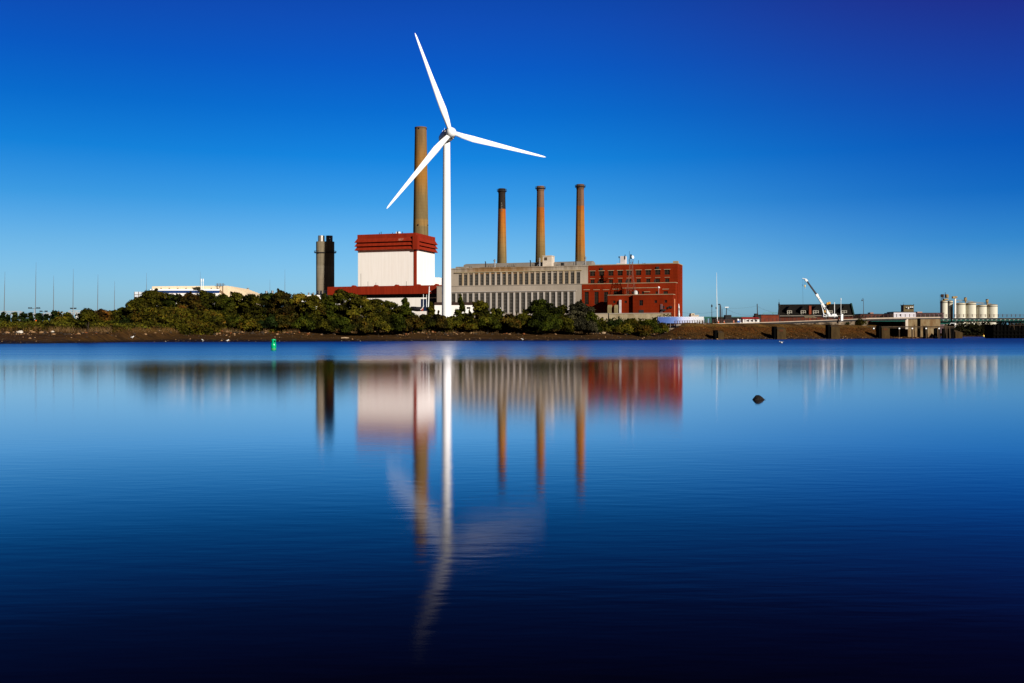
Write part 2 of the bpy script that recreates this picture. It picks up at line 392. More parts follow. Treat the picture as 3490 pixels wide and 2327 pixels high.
def water_mat():
    m, nt, b = nodes('river_water')
    nt.nodes.remove(b)
    geo = N(nt, 'ShaderNodeNewGeometry'); pos = geo.outputs['Position']
    sx = N(nt, 'ShaderNodeSeparateXYZ'); nt.links.new(pos, sx.inputs[0])
    # a breeze ruffles the river from about 75 m out to the far bank; nearer in it lies calm
    mp = N(nt, 'ShaderNodeMapping'); mp.inputs['Scale'].default_value = (.018, .05, 1); nt.links.new(pos, mp.inputs[0])
    pat = noise(nt, mp.outputs[0], 1.0, 4, .6)
    yy = mth(nt, 'ADD', sx.outputs[1], mth(nt, 'MULTIPLY', mth(nt, 'SUBTRACT', pat, .5), 26.0))
    yy = mth(nt, 'ADD', yy, mth(nt, 'MULTIPLY', sx.outputs[0], -.24))
    ruf = rng_map(nt, yy, 50, 92)
    ruf2 = mth(nt, 'MULTIPLY', ruf, rng_map(nt, yy, 85, 230, .55, 1.0))
    mp2 = N(nt, 'ShaderNodeMapping'); mp2.inputs['Scale'].default_value = (.006, .11, 1); nt.links.new(pos, mp2.inputs[0])
    strk = noise(nt, mp2.outputs[0], 1.0, 3, .6)
    rough = mth(nt, 'ADD', mth(nt, 'MULTIPLY', ruf2, rng_map(nt, strk, .3, .7, .27, .36)), .092)
    # small waves: wind ripples close by, longer lazy swell further out
    mp3 = N(nt, 'ShaderNodeMapping'); mp3.inputs['Scale'].default_value = (1.5, 5.5, 1); mp3.inputs['Rotation'].default_value = (0, 0, R(-14)); nt.links.new(pos, mp3.inputs[0])
    w1 = noise(nt, mp3.outputs[0], 1.0, 2, .5)
    mp4 = N(nt, 'ShaderNodeMapping'); mp4.inputs['Scale'].default_value = (.25, .8, 1); mp4.inputs['Rotation'].default_value = (0, 0, R(9)); nt.links.new(pos, mp4.inputs[0])
    w2 = noise(nt, mp4.outputs[0], 1.0, 2, .5)
    mp5 = N(nt, 'ShaderNodeMapping'); mp5.inputs['Scale'].default_value = (.05, .12, 1); nt.links.new(pos, mp5.inputs[0])
    gust = rng_map(nt, noise(nt, mp5.outputs[0], 1.0, 3, .6), .35, .65, .45, 1.0)
    near = rng_map(nt, sx.outputs[1], 6, 24, 1.0, .06)
    hgt_ = mth(nt, 'MULTIPLY', mth(nt, 'MULTIPLY', mth(nt, 'ADD', w1, mth(nt, 'MULTIPLY', w2, .28)), gust), near)
    bp = N(nt, 'ShaderNodeBump'); bp.inputs['Strength'].default_value = 1.0; bp.inputs['Distance'].default_value = .0021
    nt.links.new(hgt_, bp.inputs['Height'])
    gl = N(nt, 'ShaderNodeBsdfGlossy', distribution='BECKMANN'); gl.inputs['Color'].default_value = (.97, .94, 1, 1)
    nt.links.new(rough, gl.inputs['Roughness']); nt.links.new(bp.outputs[0], gl.inputs['Normal'])
    df = N(nt, 'ShaderNodeBsdfDiffuse'); df.inputs['Color'].default_value = (.0009, .0008, .0055, 1)
    fr = N(nt, 'ShaderNodeFresnel'); fr.inputs['IOR'].default_value = 1.33; nt.links.new(bp.outputs[0], fr.inputs['Normal'])
    # reflectivity of the dark river seen through polarised light: strong at a glancing angle, falling away quickly towards the feet
    rp = ramp(nt, [(0, (0, 0, 0)), (.14, (.006,) * 3), (.211, (.050,) * 3), (.323, (.24,) * 3), (.415, (.50,) * 3), (.53, (.76,) * 3), (.72, (.89,) * 3), (1, (.95,) * 3)])
    nt.links.new(fr.outputs[0], rp.inputs[0])
    fac = mth(nt, 'MULTIPLY', rp.outputs[0], rng_map(nt, ruf2, 0, 1, 1.0, .56))      # ruffled wavelets face the bank and mirror less
    mx = N(nt, 'ShaderNodeMixShader'); nt.links.new(fac, mx.inputs[0]); nt.links.new(df.outputs[0], mx.inputs[1]); nt.links.new(gl.outputs[0], mx.inputs[2])
    nt.links.new(mx.outputs[0], nt.nodes['Material Output'].inputs['Surface'])
    return m
tag(grid('water', np.linspace(-2500, 2500, 26), np.linspace(-150, 1000, 24), lambda X, Y: X * 0.0, water_mat()), 'wide calm blue river mirroring the power station', 'water', kind='structure')
# ================================================================== power station frame (facades turned 18.5 degrees)
TH = R(18.5); CS, SN = math.cos(TH), math.sin(TH)
AX, AY = WX(2004, 560), 560.0
def S(px, v):
    k = (px - CX) / FX
    return (k * (AY + v * CS) - AX - v * SN) / (CS + k * SN)
def YY(s, v): return AY - s * SN + v * CS
def ZP(py, s, v): return HC + (HY - py) / FX * YY(s, v)
def plant(name, label, cat, s0, v0, z0=3.6, group=None):
    return thing(name, label, cat, (AX + s0 * CS + v0 * SN, AY - s0 * SN + v0 * CS, z0), -TH, group, org=(s0, v0, z0))
def holed(mb, s0, s1, z0, z1, v, depth, ops, perim=True):
    """front wall skin with real openings: ops = (s0, s1, z0, z1)"""
    xs = sorted({s0, s1, *[o[0] for o in ops], *[o[1] for o in ops]}); zs = sorted({z0, z1, *[o[2] for o in ops], *[o[3] for o in ops]})
    xs = [x for x in xs if s0 <= x <= s1]; zs = [z for z in zs if z0 <= z <= z1]
    for i in range(len(xs) - 1):
        cx = (xs[i] + xs[i+1]) / 2
        run = None
        for j in range(len(zs) - 1):
            cz = (zs[j] + zs[j+1]) / 2
            hole = any(o[0] < cx < o[1] and o[2] < cz < o[3] for o in ops)
            if not hole: mb.quad((xs[i], v, zs[j]), (xs[i+1], v, zs[j]), (xs[i+1], v, zs[j+1]), (xs[i], v, zs[j+1]))
    e = v + depth
    for a, b, c, d in ops:
        mb.quad((a, v, c), (a, e, c), (a, e, d), (a, v, d)); mb.quad((b, v, c), (b, e, c), (b, e, d), (b, v, d))
        mb.quad((a, v, c), (b, v, c), (b, e, c), (a, e, c)); mb.quad((a, v, d), (b, v, d), (b, e, d), (a, e, d))
    if perim:
        mb.quad((s0, v, z0), (s0, e, z0), (s0, e, z1), (s0, v, z1)); mb.quad((s1, v, z0), (s1, e, z0), (s1, e, z1), (s1, v, z1))
        mb.quad((s0, v, z1), (s1, v, z1), (s1, e, z1), (s0, e, z1))
WFRAME = M('window_bars', (.26, .24, .215), .7, .2, .4)
def win(root, a, b, c, d, v, cols=3, rows=4, fm=None, gm=None, bar=.085):
    """a window in an opening: frame with glazing bars and its dark pane behind"""
    f = MB(); t = .10
    f.box(a, a + t, v + .16, v + .3, c, d); f.box(b - t, b, v + .16, v + .3, c, d)
    f.box(a + t, b - t, v + .16, v + .3, c, c + t); f.box(a + t, b - t, v + .16, v + .3, d - t, d)
    for i in range(1, cols):
        x = a + (b - a) * i / cols; f.box(x - bar/2, x + bar/2, v + .18, v + .29, c + t, d - t)
    for j in range(1, rows):
        z = c + (d - c) * j / rows; f.box(a + t, b - t, v + .19, v + .28, z - bar/2, z + bar/2)
    o = f.build('window', fm or WFRAME, root)
    MB().box(a, b, v + .32, v + .40, c, d).build('pane', gm or DARKWIN, o)
    return o
Z0 = 2.5
# ------------------------------------------------------------------ grey generating hall
sL, sR = S(1513, 0), S(2004, 0)
gb = plant('generating_hall', 'long grey industrial hall with two rows of tall gridded windows, behind the white wind turbine', 'power plant', sL, 0)
zT = ZP(907, sR, 0)
z_led = ZP(968.4, S(1982, -6), -6)
# upper storey
ops = []
c0, c1 = S(1568.4, 0), S(1970.7, 0)
zt, zb = ZP(927, c1, 0), ZP(968.2, c1, 0)
for i in range(22):
    c = c0 + (c1 - c0) * i / 21; ops.append((c - 1.12, c + 1.12, zb + .2, zt))
m = MB(); holed(m, sL, sR, Z0, zT, 0, .5, ops); m.box(sL, sR, .5, 24, Z0, zT - .003)
m.box(sL - .2, sR + .2, -.25, 24.2, zT - .002, zT + .55)                       # parapet coping
m.build('upper_wall', GREYU, gb)
m = MB()
m.box(c0 - 3.4, c1 + 2.2, -.55, 0, zt + .9, zt + 1.35)
m.build('ledge', M('stained_ledge', (.42, .33, .20), .85, .3, .2, (.3, 1, 1)), gb)
m = MB()
for i in range(21):
    c = (c0 + (c1 - c0) * (i + .5) / 21); m.box(c - .5, c + .5, -.30, 0, zb - 1, zt + .9)
m.build('pilaster', M('stained_pilaster', (.42, .36, .30), .85, .25, .05, (1, 1, .2), col2=(.36, .25, .13)), gb)
for i, (a, b, c, d) in enumerate(ops): win(gb, a, b, c, d, 0, 3, 4)
# lower front block
aL, aR = S(1489, -6), S(1982, -6)
l0, l1 = S(1525.5, -6), S(1947.2, -6)
zlt, zlb = ZP(994.5, l1, -6), ZP(1064, l1, -6)
ops2 = []
for i in range(22):
    c = l0 + (l1 - l0) * i / 21; ops2.append((c - 1.18, c + 1.18, zlb, zlt))
m = MB(); holed(m, aL, aR, Z0, z_led, -6, .5, ops2); m.box(aL, aR, -5.5, -.01, Z0, z_led - .003)
m.box(aL - .15, aR + .15, -6.2, -.02, z_led - .002, z_led + .35)
m.build('lower_wall', GREYW, gb)
m = MB()
for i in range(23):
    c = l0 + (l1 - l0) * (i - .5) / 21; m.box(c - .42, c + .42, -6.35, -6, zlb - 2, zlt + .25)
m.box(l0 - 3.0, l1 + 3.0, -6.5, -6, zlt + .6, zlt + .95)
m.build('pilaster', GREYL, gb)
for a, b, c, d in ops2: win(gb, a, b, c, d, -6, 3, 6)
# roof monitor, bulkhead, vents
v = 9
a, b = S(1580, v), S(2016, v); zm = ZP(887, b, v)
m = MB(); m.prism([(a, v), (b, v), (b, v + 4.5), (a, v + 4.5)], zT + .56, [zm - .9, zm - .9, zm, zm]).prism([(a, v + 4.5), (b, v + 4.5), (b, v + 9), (a, v + 9)], zT + .56, [zm, zm, zm - .9, zm - .9])
mo = m.build('roof_monitor', GREYROOF, gb)
v = 5; a, b = S(1849.5, v), S(1880, v); zz_ = ZP(872, b, v)
m = MB(); m.box(a, b, v, v + 6, zT + .56, zz_); m.box(a - .2, b + .2, v - .2, v + 6.2, zz_ + .002, zz_ + .35)
bh = m.build('roof_bulkhead', CONCP, gb)
MB().box(a + 1.0, a + 2.7, v - .12, v - .003, zz_ - 2.4, zz_ - .7).build('vent_louver', M('brown_louver', (.09, .055, .03), .8), bh)
a, b = S(1553, 3), S(1590, 3)
MB().box(a, b, 3, 7, zT + .56, ZP(908, b, 3)).box(a + 2.5, a + 4.2, 2.85, 2.997, zT + 1, ZP(910, b, 3)).build('roof_box', GREYROOF, gb)
for px, yt, yb, mt, r in ((1686, 884, 912, STEEL, .42), (1839, 879, 908, STEEL, .42), (1995, 875, 906, STEEL, .42), (1655, 894, 914, DARKST, .3), (1808, 890, 910, DARKST, .3), (1963, 886, 908, DARKST, .3)):
    s_ = S(px, 2.5); zt_ = ZP(yt, s_, 2.5)
    m = MB(); m.tube([(s_, 2.5, zT + .5), (s_, 2.5, zt_)], r, 8)
    if mt is STEEL:
        m.lathe([(r * 1.9, zt_ - .9), (r * 1.9, zt_ - .7), (.05, zt_ + .3)], 10, (s_, 2.5, 0)); m.tube([(s_ - 1.8, 2.2, zT + .6), (s_ - .2, 2.4, zT + 2.2)], .2, 5)
    else: m.tube([(s_, 2.5, zt_), (s_ - .25, 2.5, zt_ + .6)], r, 6)
    m.build('vent_pipe', mt, gb)
rs = random.Random(4)
for px in (1601, 1607, 1665, 1671, 1720, 1730, 1735, 1742, 1749, 1753, 1816, 1820, 1896, 1900, 1905, 1955):
    s_ = S(px, 1.2); MB().tube([(s_, 1.2, zT + .5), (s_, 1.2, zT + 1.2 + rs.random() * 1.4)], .13, 5).build('vent_stub', DARKST, gb)
m = MB(); s_ = S(1745, 4); m.box(s_ - 20, s_ + 2, 4, 4.6, zT + .56, zT + 1.0); m.build('roof_duct', DARKST, gb)
MB().box(S(1912, 4) - .2, S(1920, 4), 4, 6, zT + .56, zT + 2.6).build('roof_hatch', DARKST, gb)

# ------------------------------------------------------------------ brick switch house
bL, bR = sR + .01, S(2309.8, 0)
bb = plant('brick_switch_house', 'red brick power station block with square windows in rows, right of the grey hall', 'power plant', bL, 0)
zB = ZP(898, bR, 0); DEP = 17
opsb = []
kc = [237, 425, 615, 805, 990, 1185, 1382, 1578, 1772]
z1t, z1b, z2t, z2b = ZP(919.3, S(2273, 0), 0), ZP(935.6, S(2273, 0), 0), ZP(948.5, S(2273, 0), 0), ZP(961, S(2273, 0), 0)
up = []; lo = []
for k in kc:
    c = S(1980 + k / 6.03, 0); up.append((c - 1.45, c + 1.45, z1b, z1t)); lo.append((c - 1.15, c + 1.15, z2b, z2t))
m = MB(); holed(m, bL, bR, Z0, zB, 0, .5, up + lo, True); m.box(bL, bR, .5, DEP, Z0, zB - .003)
m.build('wall', BRICK, bb)
MB().box(bL, bR + .12, -.12, DEP + .1, zB, zB + .45).box(bR - 2.6, bR + .05, 0, 3, zB + .451, zB + 1.5).build('coping', BRICKROOF, bb)
mk = M('dark_steel_frames', (.05, .03, .022), .7, .3, .5)
for i, (a, b, c, d) in enumerate(up):
    o = win(bb, a, b, c, d, 0, 2, 2, mk, None, .22)
    MB().box(a - .35, b + .35, -.16, -.002, d + .12, d + .42).build('lintel', BRICKROOF, o)
    if i in (1, 7): MB().box((a+b)/2 - .8, (a+b)/2 + .8, -.5, -.003, d + .7, d + 1.9).build('vent_hood', DARKST, bb)
for i, (a, b, c, d) in enumerate(lo):
    o = win(bb, a, b, c, d, 0, 2, 2, mk, None, .14)
    MB().box(a - .3, b + .3, -.14, -.002, d + .5, d + .72).build('lintel', BRICKROOF, o)
    if i in (1, 4, 7):                                   # arched bricked-up bay beside three of the lower windows
        p = [(a - .9, -.06, c)] + [(a - .9 + .95 * (1 - math.cos(t)), -.06, c + (d - c) * .98 * math.sin(t)) for t in [.5, .9, 1.3, 1.55]] + [(a - .02, -.06, c)]
        MB().extrude(p, (0, .057, 0)).build('arched_louver', DARKST, bb)
# middle block
mL, mR = aR + .17, S(2302.5, -6)
zM = ZP(963.2, mR, -6)
tall = [(1980 + k / 6.03, ZP(994, S(1980 + k / 6.03, -6), -6), ZP(1037, S(1980 + k / 6.03, -6), -6), 1.2) for k in (117, 320, 517)]
tall += [(1980 + k / 6.03, ZP(992, S(1980 + k / 6.03, -6), -6), ZP(1012, S(1980 + k / 6.03, -6), -6), 1.2) for k in (715, 1740)]
opm = [(S(px, -6) - w_, S(px, -6) + w_, zb_, zt_) for px, zt_, zb_, w_ in tall]
m = MB(); holed(m, mL, mR, Z0, zM, -6, .5, opm); m.box(mL, mR, -5.5, -.01, Z0, zM - .003); m.build('middle_wall', BRICK, bb)
MB().box(mL, mR + .12, -6.12, -.13, zM, zM + .35).build('coping', BRICKROOF, bb)
for a, b, c, d in opm:
    o = win(bb, a, b, c, d, -6, 2, 5 if d - c > 5 else 3, mk, None, .12)
    MB().box(a - .6, b + .6, -6.16, -6.002, d + 1.0, d + 1.3).build('lintel', BRICKROOF, o)
# low intermediate block
iL, iR = S(2122, -10), S(2246, -10); zI = ZP(980.5, iR, -10)
opi = []
for k in (975, 1065, 1170, 1275, 1555):
    c = S(1980 + k / 6.03, -10); opi.append((c - .62, c + .62, ZP(1001.5, c, -10), ZP(992.5, c, -10)))
m = MB(); holed(m, iL, iR, Z0, zI, -10, .4, opi); m.box(iL, iR, -9.6, -6.13, Z0, zI - .003); m.build('low_wall', BRICK, bb)
MB().box(iL - .1, iR + .1, -10.12, -6.14, zI, zI + .3).box(S(2195, -10), S(2216, -10), -10.5, -10.13, zI - 2.2, zI - 1.9).build('coping', BRICKROOF, bb)
for a, b, c, d in opi: win(bb, a, b, c, d, -10, 1, 2, mk, None, .1)
# front wing, two planes
VL, VR = -16.0, -17.7
wL, wM, wR = S(2071, VL), S(2157, VR), S(2293.5, VR)
zW = ZP(1003.2, wR, VR)
def op(px, v, y0, y1, w_): c = S(px, v); return (c - w_, c + w_, ZP(y1, c, v), ZP(y0, c, v))
ol = [op(1980 + 685 / 6.03, VL, 1024.5, 1032.5, .68), op(1980 + 918 / 6.03, VL, 1024.5, 1032.5, .68)]
orr = [op(1980 + 1238 / 6.03, VR, 1022.5, 1041, 1.0), op(1980 + 1538 / 6.03, VR, 1023, 1032, .7), op(1980 + 1745 / 6.03, VR, 1022, 1031.5, .7)]
m = MB(); holed(m, wL, wM, Z0, zW, VL, .4, ol, True); m.box(wL, wM, VL + .4, -10.13, Z0, zW - .003)
holed(m, wM, wR, Z0, zW, VR, .4, orr, True); m.box(wM + .003, wR, VR + .4, -10.14, Z0, zW - .004); m.build('wing_wall', BRICK, bb)
m = MB(); m.box(wL - .1, wM, VL - .1, -10.15, zW, zW + .3); m.box(wM, wR + .1, VR - .1, -10.16, zW + .003, zW + .31); m.build('coping', BRICKROOF, bb)
for a, b, c, d in ol: win(bb, a, b, c, d, VL, 1, 2, mk, None, .1)
for a, b, c, d in orr: win(bb, a, b, c, d, VR, 2, 2, mk, BLACKG, .1)
c = S(1980 + 1240 / 6.03, VR); MB().box(c - 1.3, c + 1.3, VR - .12, VR - .003, ZP(1070, c, VR), ZP(1056, c, VR)).build('loading_door', DARKST, bb)
for px, w_ in ((1980 + 600 / 6.03, 1.0), (1980 + 735 / 6.03, .9)):
    c = S(px, VL); zt_ = ZP(1038.5, c, VL)
    prof = [(VL - .003, zt_), (VL - 1.0, zt_ - .1), (VL - 1.8, zt_ - .6), (VL - 2.1, zt_ - 1.5), (VL - 2.1, Z0), (VL - .003, Z0)]
    MB().extrude([(c - w_, a, b) for a, b in prof], (2 * w_, 0, 0)).build('intake_duct', M('olive_duct', (.25, .20, .10), .7, .2), bb)
c = S(1980 + 812 / 6.03, VL); MB().box(c - .5, c + .5, VL - 1.1, VL - .003, Z0, ZP(1022, c, VL)).build('white_flue', M('chalky_white', (.62, .58, .60), .8, .3, .8), bb)
m = MB()
for k in (1642, 1660, 1675): c = S(1980 + k / 6.03, VR); m.tube([(c, VR - .35, Z0), (c, VR - .35, ZP(1036, c, VR))], .13, 6)
m.build('conduit', M('grey_conduit', (.20, .12, .13), .6), bb)
m = MB()
for k, h_ in ((1708, 1042), (1795, 1045), (1835, 1042), (1865, 1043)):
    c = S(1980 + k / 6.03, VR); m.box(c - .28, c + .28, VR - .5, VR - .003, ZP(h_ + 7, c, VR), ZP(h_, c, VR))
c = S(1980 + 1705 / 6.03, VR); m.box(c - 1.2, c + .9, VR - .9, VR - .004, ZP(1059, c, VR), ZP(1053, c, VR))
m.build('wall_fixture', DARKST, bb)
m = MB(); c = wR + .5
m.tube([(c, VR + 2, Z0), (c, VR + 2, ZP(1018, c, VR))], .35, 7); m.build('orange_pipe', M('faded_orange', (.62, .22, .10), .7), bb)
m = MB(); c = wR + 2.4
m.lathe([(.9, Z0), (.9, 9), (.75, 12), (.5, 14.5), (.5, 16), (.2, 18)], 10, (c, VR + 4, 0)); m.build('steel_vessel', STEEL, bb)
# roof house with aerial
a, b = S(2114, 4), S(2131, 4); zt_ = ZP(872, b, 4)
m = MB(); m.box(a, b, 4, 8, zB + .45, zt_); m.box(a - 2, b, 3.4, 3.99, zB + .452, zB + 1.2); m.build('roof_house', M('white_render', (.60, .54, .54), .8, .12), bb)
m = MB(); m.tube([(a - .3, 3.8, zB + 1), (a - .3, 3.8, zt_ - 1)], .09, 5); m.box(a - .9, a - .32, 3.6, 4.1, zB + 4.1, zB + 5.1); m.box(b - .25, b + .1, 3.7, 3.99, zB + 3.4, zB + 6); m.build('panel_aerial', DARKST, bb)
m = MB(); s_ = S(2176, 3); m.tube([(s_, 3, zB), (s_, 3, zB + 2.6)], .14, 5); s_ = S(2192, 3); m.tube([(s_, 3, zB), (s_ - .4, 3, zB + 1.2)], .1, 5); m.tube([(s_ - 1.2, 3, zB + .3), (s_ + 1.3, 3, zB + .9)], .1, 5); m.build('roof_aerial', DARKST, bb)

# lattice mast standing on the wing roof
ls = S(2151, -12.5); zb_ = zW + .3
lm = plant('lattice_mast', 'slim lattice radio mast with a round dish in front of the brick block', 'radio mast', ls, -12.5, zb_)
zt_ = ZP(893, ls, -12.5); zk = ZP(936, ls, -12.5)
def half(z): return np.interp(z, [zb_, zk, zt_], [2.3, .95, .75])
m = MB(); cor = [(-1, -1), (1, -1), (1, 1), (-1, 1)]
for a, b in cor: m.tube([(ls + a * 2.3, -12.5 + b * 2.3, zb_), (ls + a * .95, -12.5 + b * .95, zk), (ls + a * .75, -12.5 + b * .75, zt_)], .09, 5)
zs = list(np.linspace(zb_, zk, 4)) + list(np.linspace(zk, zt_, 6))[1:]
for q in range(len(zs) - 1):
    h0, h1 = half(zs[q]), half(zs[q+1])
    for e in range(4):
        (a, b), (c, d) = cor[e], cor[(e + 1) % 4]
        if q % 2: (a, b), (c, d) = (c, d), (a, b)
        m.tube([(ls + a * h0, -12.5 + b * h0, zs[q]), (ls + c * h1, -12.5 + d * h1, zs[q+1])], .05, 4)
        m.tube([(ls + a * h1, -12.5 + b * h1, zs[q+1]), (ls + c * h1, -12.5 + d * h1, zs[q+1])], .04, 4)
m.build('lattice', M('mast_galvanised_red', (.22, .10, .07), .6, .4, .5), lm)
m = MB(); m.box(ls - 1.15, ls + 1.15, -13.65, -11.35, zt_ + .01, zt_ + .12)
for a, b in cor: m.tube([(ls + a * 1.1, -12.5 + b * 1.1, zt_ + .12), (ls + a * 1.1, -12.5 + b * 1.1, zt_ + 1.6)], .07, 4)
for h_ in (.8, 1.6): m.tube([(ls + a * 1.1, -12.5 + b * 1.1, zt_ + h_) for a, b in cor + [cor[0]]], .06, 4)
m.build('platform', STEEL, lm)
m = MB(); m.lathe([(.3, 0), (.7, .2), (.82, .4), (.78, .42), (.1, .25)], 16, (ls + .9, -13.4, zt_ + 2.6), True, (.75, -.6, .1)); m.build('dish', PAINTW, lm, True)
m = MB(); m.tube([(ls - .95, -12.5, zt_), (ls - .95, -12.5, zt_ + 6.0)], .09, 5); m.box(ls - .5, ls + .3, -12.8, -12.3, zt_ + 1.8, zt_ + 4.2); m.build('whip_aerial', DARKST, lm)
s_ = S(2166, -13); dm = plant('storage_dome', 'small white domed tank on the brick wing roof beside the lattice mast', 'tank', s_, -13, zW + .3)
MB().lathe([(1.25, zW + .3), (1.25, zW + 1.4), (1.1, zW + 2.0), (.7, zW + 2.5), (.05, zW + 2.7)], 16, (s_, -13, 0)).build('dome', M('dull_white_tank', (.5, .48, .46), .5), dm, True)
s_ = S(2245, VR + 1); gl_ = plant('globe_lamp', 'white globe lamp on a thin post on the brick wing roof', 'lamp', s_, VR + 1, zW + .3)
MB().tube([(s_, VR + 1, zW + .3), (s_, VR + 1, zW + 3.4)], .09, 6).build('post', STEEL, gl_)
MB().lathe([(.05, zW + 3.3), (.35, zW + 3.42), (.55, zW + 3.75), (.55, zW + 4.0), (.35, zW + 4.3), (.05, zW + 4.45)], 12, (s_, VR + 1, 0)).build('globe', PAINTW, gl_, True)

# ------------------------------------------------------------------ white boiler house with red louvred crown
V = 40.0
hL, hR = S(1220, V), S(1416.8, V); zH = ZP(793, hR, V)
bd = 0.0
for d_ in np.arange(20, 70, .5):                         # depth so that the side wall ends where it does in the view
    x = AX + hR * CS + (V + d_) * SN; y = YY(hR, V + d_)
    if x / y * FX + CX >= 1481: bd = d_; break
bo = plant('boiler_house', 'tall windowless white boiler house with a rusty red louvred crown', 'power plant', hL, V)
zl = ZP(848, hR, V)                                      # bottom of the louvred crown
m = MB(); m.box(hL, hR, V, V + bd, Z0, zl + 1.2); m.build('wall', WSIDE, bo)
m = MB(); m.box(hL - .3, hR + .3, V - .3, V + bd + .3, zl + 1.21, zH)
m.build('parapet', REDSIDE, bo)
hh = (zH - zl); band = hh * .235
for k in range(3):
    zb_ = zl + k * band * 1.06; zt_ = zb_ + band * 1.02
    m = MB(); o0, o1 = 1.75, .45
    lo_ = [(hL - o0, V - o0, zb_), (hR + o0, V - o0, zb_), (hR + o0, V + bd + o0, zb_), (hL - o0, V + bd + o0, zb_)]
    hi_ = [(hL - o1, V - o1, zt_), (hR + o1, V - o1, zt_), (hR + o1, V + bd + o1, zt_), (hL - o1, V + bd + o1, zt_)]
    ins = [(hL - .31, V - .31, zb_ + .25), (hR + .31, V - .31, zb_ + .25), (hR + .31, V + bd + .31, zb_ + .25), (hL - .31, V + bd + .31, zb_ + .25)]
    for i in range(4):
        j = (i + 1) % 4; m.quad(lo_[i], lo_[j], hi_[j], hi_[i]); m.quad(lo_[i], lo_[j], ins[j], ins[i])
    lv = m.build('louver', REDSIDE, bo)
    if k == 2:                                            # faded chalky scrawl on the top louver
        m = MB(); nv = Vector((0, -1, 0)); q0 = S(1357.7, V - 1.2); sc = (S(1375, V - 1.2) - q0) / 17.3
        def lp(x, y):
            f = np.clip((y - zb_) / (zt_ - zb_), 0, 1); return (q0 + x * sc, V - (o0 + (o1 - o0) * f) - .03, y)
        hz = zt_ - zb_; ya, yb = zb_ + hz * .14, zb_ + hz * .78
        for x0, y0, x1, y1 in ((.3, ya, 1.9, yb), (1.9, yb, 4.3, ya), (4.3, ya, 6.2, yb), (6.6, yb, 8.4, ya), (11.0, yb * .98 + ya * .02, 11.8, ya), (11.8, ya, 14.2, ya), (13.2, ya + hz * .35, 15.4, yb), (15.4, yb, 16.2, ya + hz * .32), (16.2, ya + hz * .32, 13.6, ya + hz * .25)):
            m.tube([lp(x0, y0), lp(x1, y1)], .13, 4)
        m.build('chalk_scrawl', M('chalk', (.44, .20, .13), .9, .3, .8), lv)
m = MB(); m.box(hR - 1.3, hR + 1.95, V - 1.95, V + .003 + 1.4, zl - .4, zH - 1.5); m.build('crown_corner_trim', REDSIDE, bo)
m = MB(); m.box(hR - 1.1, hR + .35, V - .35, V + 1.1, Z0, zl - .41); m.build('corner_trim', REDSIDE, bo)
m = MB(); m.box(hR + .002, hR + .002 + 5.5, V + bd - 6, V + bd + 4, Z0, ZP(947, hR + 4, V + bd)); m.build('side_annex', WSIDE, bo)
m = MB()
for px, h_ in ((1293, 1.3), (1299, 1.8), (1338, 1.0), (1356, 2.0), (1372, 1.4)):
    s_ = S(px, V + 3); m.tube([(s_, V + 3, zH), (s_, V + 3, zH + h_)], .22, 5)
m.build('roof_vent', DARKST, bo)
s_ = S(1355, V + 4); MB().bbox(s_ - 1.0, s_ + 1.6, V + 3.4, V + 5.2, zH + .01, zH + 1.5, .1).build('roof_unit', PAINTW, bo)
m = MB()
for px, h_ in ((1230, 7.5), (1254, 2.6), (1281, 2.0), (1385, 2.6)):
    s_ = S(px, 12); z_ = ZP(973, s_, 12); m.tube([(s_, 12, z_ - 2), (s_, 12, z_ + h_)], .10, 5)

# ------------------------------------------------------------------ low turbine hall with red fascia
tL, tR = S(1123, 0), sL - .3
th_ = plant('turbine_hall', 'low white hall with a deep rust red fascia in front of the white boiler house', 'power plant', tL, 0)
zF = ZP(972, S(1480, 0), 0); zf = ZP(1000.5, S(1480, 0), 0)
mm = MB(); mm.v, mm.f, mm.m = m.v, m.f, m.m; mm.build('roof_mast', DARKST, th_)
m = MB(); m.box(tL, tR, -2.6, 28, zf, zF)
for px in (1202, 1278, 1349, 1423, 1485):
    s_ = S(px, -2.6); m.extrude([(s_ - 1.2, -2.3, zF + .002), (s_ + 1.2, -2.3, zF + .002), (s_ + .4, -2.3, zF + .75), (s_ - .4, -2.3, zF + .75)], (0, 3, 0))
m.build('fascia', REDSIDE, th_)
zg = ZP(1013.5, S(1440, 0), 0)
MB().box(tL + .4, tR - .4, 0, 27, zg + .002, zf - .003).build('window_band', BLACKG, th_)  # dark glass, with the shadow below the fascia put into its black
opt = [op(1451, 0, 1018.5, 1060, 3.4), op(1478, 0, 1014, 1060, 4.4)]
opt = [(a, b, c, min(d, zg - .5)) for a, b, c, d in opt]
m = MB(); holed(m, tL + .4, tR - .4, Z0, zg, 0, .5, opt); m.box(tL + .4, tR - .4, .5, 27, Z0, zg - .003); m.build('wall', WSIDE, th_)
for a, b, c, d in opt: MB().box(a, b, .3, .45, c, d).build('loading_door', NAVYD, th_)

